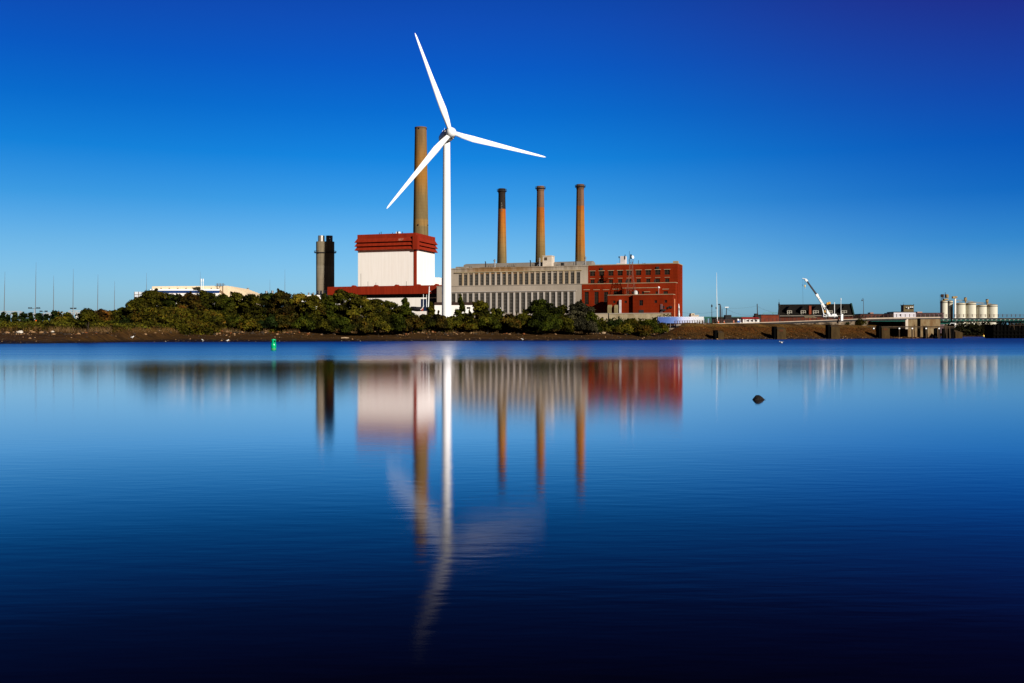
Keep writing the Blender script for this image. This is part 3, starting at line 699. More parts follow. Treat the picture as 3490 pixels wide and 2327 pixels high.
# ------------------------------------------------------------------ chimneys
buff, buff2, orange, dorange, greyt, soot = (.17, .12, .05), (.25, .145, .045), (.35, .13, .018), (.36, .095, .010), (.20, .105, .060), (.024, .017, .013)
def chimney(name, label, pxc, D, ytop, wt, wb, ybase, mat_stops, cap, group, seed):
    px_m = D / FX; H = WZ(ytop, D); z0 = 2.5
    zb_ = WZ(ybase, D); r1 = wt / 2 * px_m; rb = wb / 2 * px_m; r0 = rb + (rb - r1) * (zb_ - z0) / (H - zb_)
    x = WX(pxc, D); t = thing(name, label, 'chimney', (x, D, z0), 0, group)
    mt = stack_mat(name + '_masonry', mat_stops, H - z0, 3.1 if cap else 2.3, seed)
    n = 40
    m = MB(); m.lathe([(r0, z0), (r0 + (r1 - r0) * .5, z0 + (H - z0) * .5), (r1, H), (r1 * .8, H), (r1 * .78, H - 4)], n, (x, D, 0)); m.build('shaft', mt, t, True)
    return t, x, r1, H, px_m, mt, z0, r0
CH = 'matching brick chimneys behind the grey hall'
def collar(t, x, D, r, H, mt, pm):
    m = MB(); zc = H - 8.5 * pm
    m.lathe([(r * 1.02, zc - 1.6), (r * 1.12, zc - 1.0), (r * 1.12, zc + .1), (r * 1.16, zc + .4), (r * 1.14, H - .5), (r * 1.05, H + .05), (r * .8, H + .06)], 36, (x, D, 0), False); m.build('crown', mt, t, True)
    m = MB(); m.lathe([(r * 1.13, zc - .15), (r * 1.48, zc - .1), (r * 1.48, zc + .15), (r * 1.13, zc + .2)], 32, (x, D, 0), False)
    for k in range(16):
        a = 2 * math.pi * k / 16; m.tube([(x + r * 1.44 * math.cos(a), D + r * 1.44 * math.sin(a), zc), (x + r * 1.44 * math.cos(a), D + r * 1.44 * math.sin(a), zc + 1.15)], .09, 4)
    m.lathe([(r * 1.44 - .06, zc + 1.1), (r * 1.44 + .06, zc + 1.1), (r * 1.44 + .06, zc + 1.2), (r * 1.44 - .06, zc + 1.2)], 32, (x, D, 0), False)
    m.build('gallery', DARKST, t)
def ladder(t, x, D, r0, r1, z0, H, ang):
    m = MB()
    for k in (-.25, .25):
        pts = []
        for f in np.linspace(.05, .97, 12):
            r = r0 + (r1 - r0) * f + .25; a = ang + k / r; pts.append((x + r * math.cos(a), D + r * math.sin(a), z0 + (H - z0) * f))
        m.tube(pts, .05, 4)
    m.build('ladder', DARKST, t)
STK = {'top': soot}
t, x, r, H, pm, mt, z0, r0 = chimney('brick_chimney', 'blackened top chimney, first of the three matching stacks from the turbine', 1710.5, 616, 643, 23, 33, 893,
    [(0, buff), (.50, buff), (.60, buff2), (.72, orange), (.84, dorange), (.856, dorange), (.859, soot), (1, soot)], True, CH, 3.1); collar(t, x, 616, r, H, M('soot_black', soot, .95, .3, .5), pm); ladder(t, x, 616, r0, r, z0, H, -1.9)
m = MB()
for k, (a, b) in enumerate([(0, 0), (.9, .2), (0, 1.6), (.8, 1.9), (.2, 3.2), (.9, 3.6), (.4, 4.8), (.5, -1.5)]):
    an = -1.68 + a * .16; m.box(x + (r + .12) * math.cos(an) - .3, x + (r + .12) * math.cos(an) + .25, 616 + (r + .02) * math.sin(an) - .25, 616 + (r + .02) * math.sin(an) + .2, H - 14.5 + b, H - 13.6 + b)
m.build('flaking_paint', M('flaked_patch', (.14, .13, .10), .9, .6, 2.0), t)
t, x, r, H, pm, mt, z0, r0 = chimney('brick_chimney', 'middle of the three matching orange chimneys, with a grey weathered top', 1842, 610, 634.5, 24, 34, 888,
    [(0, buff), (.50, buff), (.62, buff2), (.73, orange), (.85, dorange), (.856, greyt), (1, greyt)], True, CH, 7.7); collar(t, x, 610, r, H, M('grey_brown_tile', greyt, .95, .4, .4), pm); ladder(t, x, 610, r0, r, z0, H, -1.75)
t, x, r, H, pm, mt, z0, r0 = chimney('brick_chimney', 'chimney nearest the brick block, orange shaft with a brown top', 1977.5, 604, 628.5, 24.5, 34.5, 886,
    [(0, buff2), (.49, buff2), (.60, orange), (.80, orange), (.85, dorange), (.858, greyt), (1, tuple(v_ * .8 for v_ in greyt))], True, CH, 12.3); collar(t, x, 604, r, H, M('brown_tile', tuple(v_ * .75 for v_ in greyt), .95, .4, .4), pm); ladder(t, x, 604, r0, r, z0, H, -1.6)
t, x, r, H, pm, mt, z0, r0 = chimney('tall_chimney', 'tallest buff concrete chimney behind the white boiler house', 1434, 720, 434, 40, 52, 800,
    [(0, buff), (.515, buff), (.52, buff2), (.55, buff2), (.556, buff), (.66, (.19, .122, .045)), (.755, (.30, .135, .025)), (.82, (.29, .135, .03)), (.92, (.22, .122, .042)), (1, (.19, .11, .05))], False, None, 21.0)
m = MB(); m.lathe([(r * 1.0, H - 1.2), (r * 1.04, H - 1.0), (r * 1.04, H), (r * .8, H + .01)], 40, (x, 720, 0), False); m.build('crown', M('chimney_crown', (.15, .085, .04), .9, .3, .4), t, True)
for py, k in ((768, -.25), (440, -.2)):
    z_ = WZ(py, 720); rr = r0 + (r - r0) * (z_ - z0) / (H - z0)
    for an in (-1.57 + k, -.25): MB().bbox(x + rr * math.cos(an) - .35, x + rr * math.cos(an) + .35, 720 + rr * math.sin(an) - .6, 720 + rr * math.sin(an) + .2, z_ - .5, z_ + .5, .1).build('warning_lamp', DARKST, t)

# twin flue stack farther back on the left
D = 832.0; pm = D / FX
t = thing('twin_flue_stack', 'squat grey concrete stack with two steel flues, left of the boiler house', 'chimney', (WX(1108.5, D), D, 2.5))
zt_ = WZ(823.5, D); zc = WZ(862, D)
cmat = stack_mat('twin_stack_concrete', [(0, (.20, .16, .10)), (.22, (.25, .205, .14)), (.235, (.21, .17, .115)), (.5, (.25, .20, .14)), (.62, (.29, .245, .175)), (.635, (.23, .19, .13)), (.85, (.22, .175, .11)), (1, (.25, .205, .14))], 90, 4.5, 33.0)
cx0, cx1 = WX(1078 + 15, D), WX(1139 - 15, D); r_ = 15.5 * pm
pts = [(cx1 + r_ * math.cos(a), D + r_ * math.sin(a)) for a in np.linspace(-math.pi/2, math.pi/2, 16)] + [(cx0 + r_ * math.cos(a), D + r_ * math.sin(a)) for a in np.linspace(math.pi/2, 3*math.pi/2, 16)]
m = MB(); m.prism(pts, 2.5, zt_); m.build('shell', cmat, t, True)
m = MB(); pts2 = [((a - (cx0+cx1)/2) * 1.20 + (cx0+cx1)/2, (b - D) * 1.28 + D) for a, b in pts]
m.prism(pts2, zc, zc + .5)
for k in range(0, 32, 1): m.tube([(pts2[k][0], pts2[k][1], zc + .5), (pts2[k][0], pts2[k][1], zc + 1.7)], .12, 4)
m.tube([(a, b, zc + 1.7) for a, b in pts2], .1, 4); m.build('gallery', DARKST, t)
for q, (px, mt_) in enumerate(((1095, M('bright_flue', (.52, .47, .42), .35, .2, .2, (1, 1, .1), metal=.7)), (1122.5, M('dull_flue', (.16, .15, .15), .5, .3, .2, (1, 1, .1), metal=.5)))):  # same flue steel lit and shaded: chimney shadow put into the second colour
    MB().lathe([(11.2 * pm, zt_ - .5), (11.2 * pm, WZ(803, D)), (10.2 * pm, WZ(803, D)), (10 * pm, zt_)], 28, (WX(px, D), D, 0)).build('flue', mt_, t, True)
# ================================================================== wind turbine
D = 360.0; pm = D / FX
tx = WX(1522, D); zb0 = 3.4; zt_ = WZ(482, D)
tw = thing('wind_turbine', 'tall white wind turbine standing on the shore in front of the power station', 'wind turbine', (tx, D, zb0))
zv = WZ(1066, D); r1, rb = 12.0 * pm, 16.4 * pm
r0 = rb + (rb - r1) * (zv - zb0) / (zt_ - zv)
m = MB(); m.lathe([(r0 * 1.12, zb0), (r0 * 1.12, zb0 + .4), (r0, zb0 + .45), (r1, zt_)], 48, (tx, D, 0)); m.build('tower', PAINTW, tw, True)
MB().box(tx - r0 - .1, tx - r0 + .35, D - .6, D + .6, zb0 + 1.2, zb0 + 3.6).build('door', DARKST, tw)
yaw = R(21)
ax = Vector((math.sin(yaw), -math.cos(yaw), .06)).normalized()      # rotor axis, towards the viewer and to the right
hub = Vector((WX(1539, D), D - 3.6, 0)); hub.z = HC + (HY - 452) / FX * hub.y
up_ = Vector((0, 0, 1)); side_ = ax.cross(up_).normalized(); upv = side_.cross(ax).normalized()
m = MB(); back = hub - ax * 9.3
prof = [(.3, -9.6), (1.5, -9.5), (1.95, -8.8), (2.25, -6.5), (2.3, -3.5), (2.2, -1.6), (2.05, -1.0), (.4, -.98)]
m.lathe(prof, 28, tuple(hub), True, tuple(ax)); nc = m.build('nacelle', M('nacelle_white', (.74, .70, .66), .4, .08, .3), tw, True)
m = MB(); a = hub - ax * 8.0 + up_ * 1.7
m.tube([tuple(a), tuple(a + up_ * 2.0)], .07, 5); m.tube([tuple(a + side_ * .7 + up_ * .2), tuple(a + side_ * .7 + up_ * 1.1)], .07, 5); m.tube([tuple(a - side_ * .7 + up_ * 1.1), tuple(a + side_ * .7 + up_ * 1.1)], .06, 5)
m.build('wind_vane', STEEL, nc)
m = MB(); m.lathe([(1.25, zt_ - .05), (1.5, zt_ + .5), (1.6, zt_ + 1.4)], 28, (tx, D, 0)); m.build('yaw_collar', PAINTW, tw, True)
hb = MB(); hb.lathe([(1.3, -1.0), (1.78, -.85), (1.86, -.2), (1.84, .3), (1.72, .95), (1.4, 1.5), (.85, 1.92), (.05, 2.1)], 28, tuple(hub), True, tuple(ax))
rot = hb.build('hub', PAINTW, tw, True)
def blade(ang, L):
    rd = (upv * math.cos(ang) + side_ * math.sin(ang)).normalized(); td = rd.cross(ax).normalized()
    st = [(1.2, .80, .80, 0), (2.2, .80, .80, 0), (4.5, .98, .62, .15), (8.5, 1.22, .40, .25), (13, 1.06, .30, .2), (20, .80, .20, .15), (28, .56, .13, .1), (33.5, .40, .08, .06), (36.3, .26, .05, .03), (37.2, .08, .02, 0)]
    vs = []; fs = []; n = 14
    for d, ch, tk, of in st:
        d *= L / 37.2; tw_ = R(max(0, 14 - d * .5))
        for k in range(n):
            a = 2 * math.pi * k / n
            u = ch * math.cos(a) * (1.0) + of; q = tk * math.sin(a) * (1 - .35 * math.cos(a))
            p = hub + rd * d + td * (u * math.cos(tw_) - q * math.sin(tw_)) + ax * (u * math.sin(tw_) + q * math.cos(tw_))
            vs.append(tuple(p))
    for j in range(len(st) - 1):
        for k in range(n): fs.append((j*n + k, j*n + (k+1) % n, (j+1)*n + (k+1) % n, (j+1)*n + k))
    fs.append(tuple(range(n))[::-1]); fs.append(tuple((len(st)-1)*n + k for k in range(n)))
    MB().add(vs, fs).build('blade', PAINTW, tw, True)
for a in (20, 140, 260): blade(R(a), 37.2)

# ================================================================== things round the foot of the turbine
D = 440; sh = thing('pump_shed', 'low white shed with brown roof behind the foot of the wind turbine', 'shed', (WX(1548, D), D, 4))
x0, x1 = WX(1481, D), WX(1612, D); zr = WZ(1038, D)
m = MB(); m.box(x0, x1, D, D + 7, 3.5, zr); m.build('wall', WHITE, sh)
m = MB(); m.prism([(x0 - .2, D - .4), (x1 + .2, D - .4), (x1 + .2, D + 3.5), (x0 - .2, D + 3.5)], zr + .002, [zr + .3, zr + .3, zr + 1.2, zr + 1.2]).prism([(x0 - .2, D + 3.5), (x1 + .2, D + 3.5), (x1 + .2, D + 7.4), (x0 - .2, D + 7.4)], zr + .002, [zr + 1.2, zr + 1.2, zr + .3, zr + .3]); m.build('roof', M('brown_shingle', (.05, .025, .016), .9, .4, .4), sh)
x_ = WX(1597, D); MB().box(x_ - .8, x_ + .8, D - .06, D - .003, WZ(1052, D), WZ(1046, D)).build('window', BLACKG, sh)
D = 352; bt = thing('laid_up_boat', 'old dark hulled boat with bare white masts laid up behind the bushes', 'boat', (WX(1425, D), D, 4))
p = lambda px, py, y: (WX(px, D), D + y, WZ(py, D))
sec = [(1400, 1044.5, 1058, .6), (1412, 1044.5, 1060, 1.5), (1422, 1045.5, 1061, 1.7), (1432, 1046, 1060.5, 1.3), (1440, 1043.5, 1056, .5), (1444, 1040, 1050, .08)]
vs = []; fs = []
for px, yt, yb, h_ in sec: vs += [p(px, yt, -h_), p(px, (yt + yb) / 2 + 2, -h_ * .8), p(px, yb, 0), p(px, (yt + yb) / 2 + 2, h_ * .8), p(px, yt, h_)]
for j in range(len(sec) - 1):
    for k in range(4): fs.append((j*5 + k, j*5 + k + 1, j*5 + k + 6, j*5 + k + 5))
    fs.append((j*5 + 4, j*5, j*5 + 5, j*5 + 9))
MB().add(vs, fs).build('hull', M('tarred_hull', (.020, .018, .022), .6, .4, .5), bt)
m = MB(); m.tube([p(1434, 1056, -1.35), p(1440, 1051, -.75), p(1444.5, 1041, -.1)], .09, 5); m.build('gunwale_rail', PAINTW, bt)
m = MB(); m.extrude([p(1436, 1053, -1.32), p(1443, 1047, -.5), p(1443, 1058, -.3), p(1437, 1061, -.6)], (0, .12, 0)); m.build('bow_plank', M('red_lead', (.30, .05, .02), .7), bt)
for px, yt, r_ in ((1443, 1002.5, .11), (1454, 1003.5, .11), (1462.5, 976, .19)):
    m = MB(); dx = 2.6 if r_ > .15 else .3
    m.tube([p(px - dx, 1046, 0), p(px + dx * .3, yt, 0)], [r_, r_ * .7], 6)
    if r_ > .15: m.tube([p(px, 994, 0), p(px + 6, 991.5, 0)], .08, 5)
    m.build('mast', PAINTW, bt)
D = 350; db = thing('white_dinghy', 'small white dinghy ashore between the bushes below the grey hall', 'boat', (WX(1708, D), D, 4))
vs = []; fs = []
for px, h_ in ((1699, .05), (1703, .7), (1708, .9), (1713, .8), (1716, .6)): vs += [p(px, 1057.5, -h_), p(px, 1062, -h_ * .3), p(px, 1062, h_ * .3), p(px, 1057.5, h_)]
vs = [(a, b - 352 + 350, c) for a, b, c in vs]
for j in range(4):
    for k in range(3): fs.append((j*4 + k, j*4 + k + 1, j*4 + k + 5, j*4 + k + 4))
    fs.append((j*4 + 3, j*4, j*4 + 4, j*4 + 7))
MB().add(vs, fs).build('hull', PAINTW, db)
m = MB(); m.tube([(WX(1706, D), D, WZ(1058, D)), (WX(1705, D), D, WZ(1048, D))], .1, 5); m.build('mast', PAINTW, db)
# beige yard wall below the brick block
def wallrun(name, label, pa, pb, Da, Db, yt, th=.4, mat=BEIGEW, cope=None):
    x0, x1 = WX(pa, Da), WX(pb, Db); t = thing(name, label, 'wall', ((x0 + x1) / 2, (Da + Db) / 2, 4))
    za, zb_ = WZ(yt[0], Da), WZ(yt[1], Db)
    MB().prism([(x0, Da), (x1, Db), (x1, Db + th), (x0, Da + th)], 3.2, [za, zb_, zb_, za]).build('wall', mat, t)
    MB().prism([(x0, Da - .12), (x1, Db - .12), (x1, Db + th + .12), (x0, Da + th + .12)], min(za, zb_) - .06, [za + .18, zb_ + .18, zb_ + .18, za + .18]).build('coping', cope or CONCP, t)
    return t
wallrun('yard_wall', 'plain beige yard wall panel below the brick block, left of the gap post', 2024, 2072, 425, 422, (1069, 1068.5))
t = wallrun('yard_wall', 'long stained beige wall in front of the brick wing', 2076, 2287, 418, 405, (1068.5, 1067), mat=M('stained_beige', (.60, .49, .32), .9, .4, .25, (1, 1, .6), col2=(.36, .28, .16)))
D = 420; t = thing('gate_post', 'dark square gate post between the two beige walls', 'post', (WX(2074, D), D, 4))
MB().box(WX(2072.3, D), WX(2075.6, D), D - .5, D + .3, 3.2, WZ(1067, D)).build('post', DARKST, t)
# ================================================================== left: warehouse, substation, masts
D = 560
wh = thing('warehouse', 'white warehouse with a navy stripe and cream upper wall behind the trees on the left', 'warehouse', (WX(640, D), D, 4))
xa, xb, xc, xd = WX(513, D), WX(748, D), WX(759, D + 12), WX(777, D + 8)
zt_ = WZ(984.5, D); za, zb_ = WZ(990, D), WZ(998.5, D)
foot = [(xa, D), (xb, D), (xc - 3, D + 7), (xc - 3, D + 30), (xa, D + 30)]
def ring(m, f, z0, z1, grow=0.0):
    c = (sum(p_[0] for p_ in f) / len(f), sum(p_[1] for p_ in f) / len(f))
    m.prism([(x + (grow if x > c[0] else -grow), y + (grow if y > c[1] else -grow)) for x, y in f], z0, z1); return m
ring(MB(), foot, 2.5, zb_ - .003).build('wall', WSIDE, wh)
ring(MB(), foot, zb_, za, .04).build('stripe', NAVY, wh)
ring(MB(), foot, za + .003, zt_, .15).build('parapet', PAINTW, wh)
xe = WX(518, D + 10)
m = MB(); D2 = D + 10
m.prism([(xe, D2), (WX(777, D2), D2), (WX(777, D2) - 4, D2 + 55), (xe, D2 + 55)], 2.5, [WZ(975.5, D2), WZ(973.5, D2), WZ(976, D2), WZ(976, D2)])
up = m.build('upper_block', CREAM, wh)
for k in range(6):                                       # stepped roof bays running down to the right
    a, b = 777 + k * 10.2 - (1 if k else 0), 777 + (k + 1) * 10.2
    yt = 975.2 + k * 3.9
    MB().box(WX(a, D2), WX(b, D2) - .01, D2 + .5 + k * .02, D2 + 40, 2.5, WZ(yt, D2)).build('stepped_bay', CREAM, wh)
m = MB()
for px in (547, 575, 604, 632, 718): x_ = WX(px, D2); z_ = WZ(983.5, D2); m.extrude([(x_, D2 - .9, z_), (x_ + .75, D2 - .9, z_), (x_ + .75, D2 - .9, z_ + .45)], (0, .89, 0))
m.build('roof_light', M('brown_hood', (.20, .13, .06), .8), wh)
m = MB(); x_ = WX(752, D2); z_ = WZ(973, D2)
m.box(x_ - 2.4, x_ + 2.4, D2 - 1.2, D2 + 1.0, z_ + .3, z_ + .5)
for q in (-1.6, 0, 1.6): m.tube([(x_ + q, D2 - .8, z_ - (6 if q else 1)), (x_ + q, D2 - .8, z_ + 1.2)], .13, 5)
m.tube([(x_ - 1.6, D2 - .8, z_ - 1.5), (x_ + 2.6, D2 - .8, z_ - 5)], .25, 5); m.tube([(x_ - 2.4, D2 - 1, z_ + 1.2), (x_ + 2.4, D2 - 1, z_ + 1.2)], .07, 4)
m.build('rusty_platform', M('rust_frame', (.16, .075, .025), .8, .4), wh)
xa, xb = WX(458, D - 2), WX(502, D - 2); sb = thing('glazed_annex', 'pale annex with a gridded glass front at the left end of the striped warehouse', 'building', ((xa + xb) / 2, D - 2, 4))
MB().box(xa, xb, D - 2, D + 12, 2.5, WZ(994, D - 2)).build('wall', M('pale_blue_panels', (.62, .66, .72), .5, .1), sb)
m = MB()
for q in range(4): x_ = xa + (xb - xa) * q / 3; m.box(x_ - .15, x_ + .15, D - 2.12, D - 2.002, 3, WZ(994, D - 2))
for py in (1004, 1012): m.box(xa, xb, D - 2.11, D - 2.003, WZ(py, D - 2) - .15, WZ(py, D - 2) + .15)
m.build('window', M('brown_frame', (.14, .10, .07), .7), sb)
# thin lightning masts: (px, ytop, ybase, D)
for (px, lean, yt, D, lab) in ((13, 4, 925, 430, 'thin grey mast at the far left edge of the power yard'), (120, 3, 893, 470, 'tallest thin grey mast, rising behind floodlights'),
        (182, 1, 938, 440, 'thin dark mast between the floodlit mast and the white gantry'), (248, 2, 915, 470, 'tall thin mast rising out of the white substation gantry'),
        (332, 2, 934, 430, 'dark thin mast just right of the white substation gantry'), (389, 2, 957, 480, 'shortest thin mast, above the low trees left of the big tree clump'),
        (499, .5, 929, 520, 'thin mast above the glazed annex of the warehouse'), (682, .5, 926, 540, 'thin mast beside two white poles on the striped warehouse'),
        (920, 0, 952, 560, 'short thin mast over the trees, left of a taller one'), (971, 0, 918, 540, 'thin mast above the trees left of the twin flue stack')):
    x = WX(px, D); z0 = 4.0; t = thing('lightning_mast', lab, 'mast', (x, D, z0), 0, 'lightning masts round the power yard')
    z1 = WZ(yt, D); xt = x + WX(CX + lean, D)
    def at(f): return (x + (xt - x) * f, D, z0 + (z1 - z0) * f)
    m = MB(); m.tube([at(0), at(.55), at(.8)], [.17, .12, .085], 6); m.build('pole', M('mast_grey', (.13, .125, .13), .6, .2), t) if 'MASTM' not in globals() else m.build('pole', MASTM, t)
    MASTM = bpy.data.materials['mast_grey']
    m = MB(); m.tube([at(.8), at(1)], [.075, .03], 5); m.build('spike', MASTM, t)
D = 540
for px, lab in ((686, 'slim white pole beside the mast on the striped warehouse'), (692.5, 'second slim white pole, right of its twin above the navy stripe')):
    t = thing('white_pole', lab, 'pole', (WX(px, D), D, 4), 0, 'white poles in front of the warehouse'); m = MB(); x = WX(px, D)
    m.tube([(x, D, 3), (x, D, WZ(951, D))], .17, 6); m.build('shaft', PAINTW, t)
    MB().lathe([(.3, 0), (.3, 1.6), (.05, 1.7)], 8, (x, D, WZ(960, D))).build('cap', M('pole_cap_white', (.8, .8, .8), .5), t)
# silver vent stacks over the tree tops
for px, yt, D, r_, lab in ((845, 981, 640, .65, 'dark ribbed vent stack over the trees right of the cream warehouse'), (908, 991, 660, .8, 'silver vent stack over the trees, left of a short mast'), (928.5, 990, 660, .8, 'silver vent stack over the trees, right of a short mast'), (947, 991, 665, .55, 'low silver vent pot over the trees near the tallest right mast')):
    x = WX(px, D); t = thing('vent_stack', lab, 'vent', (x, D, 4)); zt_ = WZ(yt, D)
    MB().lathe([(r_, 3), (r_, zt_ - .5), (r_ * 1.12, zt_ - .45), (r_ * 1.12, zt_), (r_ * .8, zt_)], 12, (x, D, 0)).build('flue', STEEL, t, True)
    MB().lathe([(r_ + .05, zt_ - 2.2), (r_ + .3, zt_ - 2.2), (r_ + .3, zt_ - 1.9), (r_ + .05, zt_ - 1.9)], 12, (x, D, 0), False).build('band', DARKST, t)
# white cooling units at the foot of the twin stack
D = 700
for px, yt, lab in ((1086, 990, 'pair of white cooling vents at the foot of the twin flue stack'), (1110, 989, 'white ribbed vent pipes right of the cooling vents')):
    x = WX(px, D); t = thing('cooling_unit', lab, 'cooling unit', (x, D, 4)); zt_ = WZ(yt, D); zb_ = WZ(1001, D)
    MB().bbox(x - 2.2, x + 2.2, D, D + 4, 3, zb_, .15).build('housing', PAINTW, t)
    for q in (-1.2, 1.2): MB().lathe([(.9, zb_ - .2), (.65, zb_ + .6), (.75, zt_ - .3), (1.0, zt_), (.6, zt_)], 12, (x + q, D + 2, 0)).build('vent', M('galvanised', (.6, .6, .6), .4, .2, .5), t)
D = 690; x0, x1 = WX(1022, D), WX(1100, D); t = thing('plant_roofs', 'low white plant roofs showing between the trees and the twin stack', 'building', ((x0 + x1) / 2, D, 4))
MB().box(x0, x1, D, D + 12, 2.5, WZ(1005, D)).build('wall', WHITE, t)
m = MB()
for px in (1050, 1066): x = WX(px, D); m.lathe([(.6, WZ(1005, D)), (.6, WZ(997, D)), (.7, WZ(996.5, D)), (.05, WZ(996, D))], 10, (x, D + 2, 0))
m.build('roof_vent', STEEL, t)
# substation gantries
def gantry(label, px0, px1, D, yt, y2, n, lower=True):
    x0, x1 = WX(px0, D), WX(px1, D); t = thing('substation_gantry', label, 'gantry', ((x0 + x1) / 2, D, 4), 0, 'substation gantries on the left')
    zt_, z2 = WZ(yt, D), WZ(y2, D)
    for q in range(n):
        x = x0 + (x1 - x0) * q / (n - 1); m = MB()
        for dx in (-.55, .55): m.tube([(x + dx, D, 3.5), (x + dx * .6, D, zt_)], .11, 4)
        for k in range(4): z_ = 4 + (zt_ - 4) * (k + .5) / 4; m.tube([(x - .5, D, z_), (x + .5, D, z_ + .7)], .06, 4)
        m.build('post', M('galv_grey', (.46, .44, .43), .5, .2), t) if q == 0 and 'galv_grey' not in bpy.data.materials else m.build('post', bpy.data.materials['galv_grey'], t)
    g = bpy.data.materials['galv_grey']
    m = MB()
    for dz in (0, -.8): m.tube([(x0 - .4, D, zt_ + dz), (x1 + .4, D, zt_ + dz)], .11, 4)
    k = int((x1 - x0) / 1.1)
    for i in range(k): a = x0 + (x1 - x0) * i / k; b = x0 + (x1 - x0) * (i + 1) / k; m.tube([(a, D, zt_ - (.8 if i % 2 else 0)), (b, D, zt_ - (0 if i % 2 else .8))], .055, 4)
    if lower:
        for dz in (0, -.5): m.tube([(x0, D, z2 + dz), (x1, D, z2 + dz)], .09, 4)
    m.build('beam', g, t)
    m = MB()
    for i in range(2 * n): x = x0 + (x1 - x0) * (i + .5) / (2 * n); m.lathe([(.1, 0), (.17, .15), (.1, .3), (.17, .45), (.1, .6), (.17, .75), (.08, .9)], 6, (x, D, zt_ - 1.75))
    m.build('insulator', M('brown_porcelain', (.10, .045, .03), .3) if 'brown_porcelain' not in bpy.data.materials else bpy.data.materials['brown_porcelain'], t)
gantry('grey steel gantry behind the conifers at the far left', -10, 72, 400, 1060.5, 1067.5, 4)
gantry('long low steel gantry between the floodlight poles', 78, 172, 410, 1068.5, 1071.5, 4, False)
gantry('pale steel gantry standing over the bush in the left yard', 160, 235, 425, 1065, 1070, 3, False)
gantry('highest white gantry of the substation, left of the big trees', 237, 328, 400, 1058.5, 1066, 5)
D = 415; x0, x1 = WX(258, D), WX(297, D); t = thing('white_transformer_hut', 'white flat hut inside the substation gantry', 'hut', ((x0 + x1) / 2, D, 4))
MB().box(x0, x1, D, D + 5, 3, WZ(1068.5, D)).build('wall', WHITE, t); MB().box(x0 - .2, x1 + .2, D - .2, D + 5.2, WZ(1068.5, D) + .002, WZ(1067.2, D)).build('roof', PAINTW, t)
for px, yt, D, lab, arm in ((117, 1051, 330, 'floodlight pole with a wide crossbar of lamps at the left', 2.0), (149, 1062, 335, 'short floodlight pole with one bar of lamps', 1.3), (250, 1052, 345, 'floodlight pole by the highest white gantry', 1.0)):
    x = WX(px, D); t = thing('floodlight_pole', lab, 'light pole', (x, D, 3.5)); zt_ = WZ(yt, D)
    MB().tube([(x, D, 3), (x, D, zt_)], [.12, .09], 6).build('pole', STEEL, t)
    MB().box(x - arm, x + arm, D - .06, D + .06, zt_ - .05, zt_ + .05).build('crossbar', DARKST, t)
    for q in (-.85, -.5, .5, .85):
        MB().bbox(x + q * arm - .24, x + q * arm + .24, D - .35, D + .1, zt_ + .06, zt_ + .36, .06).build('lamp', DARKST, t)
D = 245
for px, yt, yb, w_, c, lab, nm in ((97, 1097.5, 1104, .30, PAINTW, 'small white notice board among the yellow bushes at the left', 'notice_board'), (122.8, 1090, 1105, .14, ORANGE, 'slim orange topped marker post in front of the conifers', 'marker_post')):
    x = WX(px, D); t = thing(nm, lab, 'sign', (x, D, hgt(x, D)))
    if nm == 'notice_board':
        MB().box(x - .26, x + .26, D - .03, D + .03, WZ(1102.2, D), WZ(1097.5, D)).build('board', PAINTW, t); MB().tube([(x, D + .06, hgt(x, D) - .2), (x, D + .06, WZ(1102, D))], .04, 5).build('post', STEEL, t)
    else:
        MB().tube([(x, D, hgt(x, D) - .2), (x, D, WZ(1094, D))], .06, 6).build('post', PAINTW, t); MB().box(x - .17, x + .17, D - .05, D + .05, WZ(1094, D), WZ(1090, D)).build('plate', ORANGE, t)
D = 243; x0, x1 = WX(142, D), WX(163, D); g = hgt(x0, D); t = thing('low_rail_fence', 'short pale rail fence between two posts on the left bank', 'fence', ((x0 + x1) / 2, D, g))
for x in (x0, x1): MB().box(x - .09, x + .09, D - .09, D + .09, g - .4, WZ(1103.5, D)).build('post', CONCP, t)
m = MB()
for q in (1106.5, 1110): m.tube([(x0, D, WZ(q, D)), (x1, D, WZ(q, D))], .045, 5)
m.build('rail', CONCP, t)

# ================================================================== buoy, rock, birds
D = 113.0; bx = WX(932.5, D); by = thing('channel_buoy', 'green can buoy floating off the tree lined bank', 'buoy', (bx, D, 0))
m = MB(); m.lathe([(.25, -.3), (.285, -.02), (.29, .05), (.275, .10), (.285, .16), (.30, .40), (.295, .62), (.255, .68), (.245, .72)], 28, (bx, D, 0)); m.build('float', BUOYG, by, True)
m = MB(); n = 28
for k in range(n):                                       # upper can with four lifting windows cut through the wall
    a0, a1 = 2 * math.pi * k / n, 2 * math.pi * (k + 1) / n; hole = (k % 7) in (2, 3, 4)
    for z0, z1 in ((.72, .82), (.82, 1.04), (1.04, 1.16)):
        if hole and z0 == .82: continue
        for r_ in (.262, .235): m.quad((bx + r_ * math.cos(a0), D + r_ * math.sin(a0), z0), (bx + r_ * math.cos(a1), D + r_ * math.sin(a1), z0), (bx + r_ * math.cos(a1), D + r_ * math.sin(a1), z1), (bx + r_ * math.cos(a0), D + r_ * math.sin(a0), z1))
m.lathe([(.235, 1.13), (.262, 1.16), (.255, 1.185), (.10, 1.19)], 28, (bx, D, 0)); m.build('top_can', BUOYG, by, True)
MB().lathe([(.292, .045), (.30, .055), (.30, .085), (.285, .09)], 28, (bx, D, 0), False).build('waterline_band', M('weedy_band', (.22, .14, .02), .8), by)
D = 780.0; x = WX(3352, D); yb_ = thing('yellow_buoy', 'small yellow buoy on the far channel under the bridge', 'buoy', (x, D, 0))
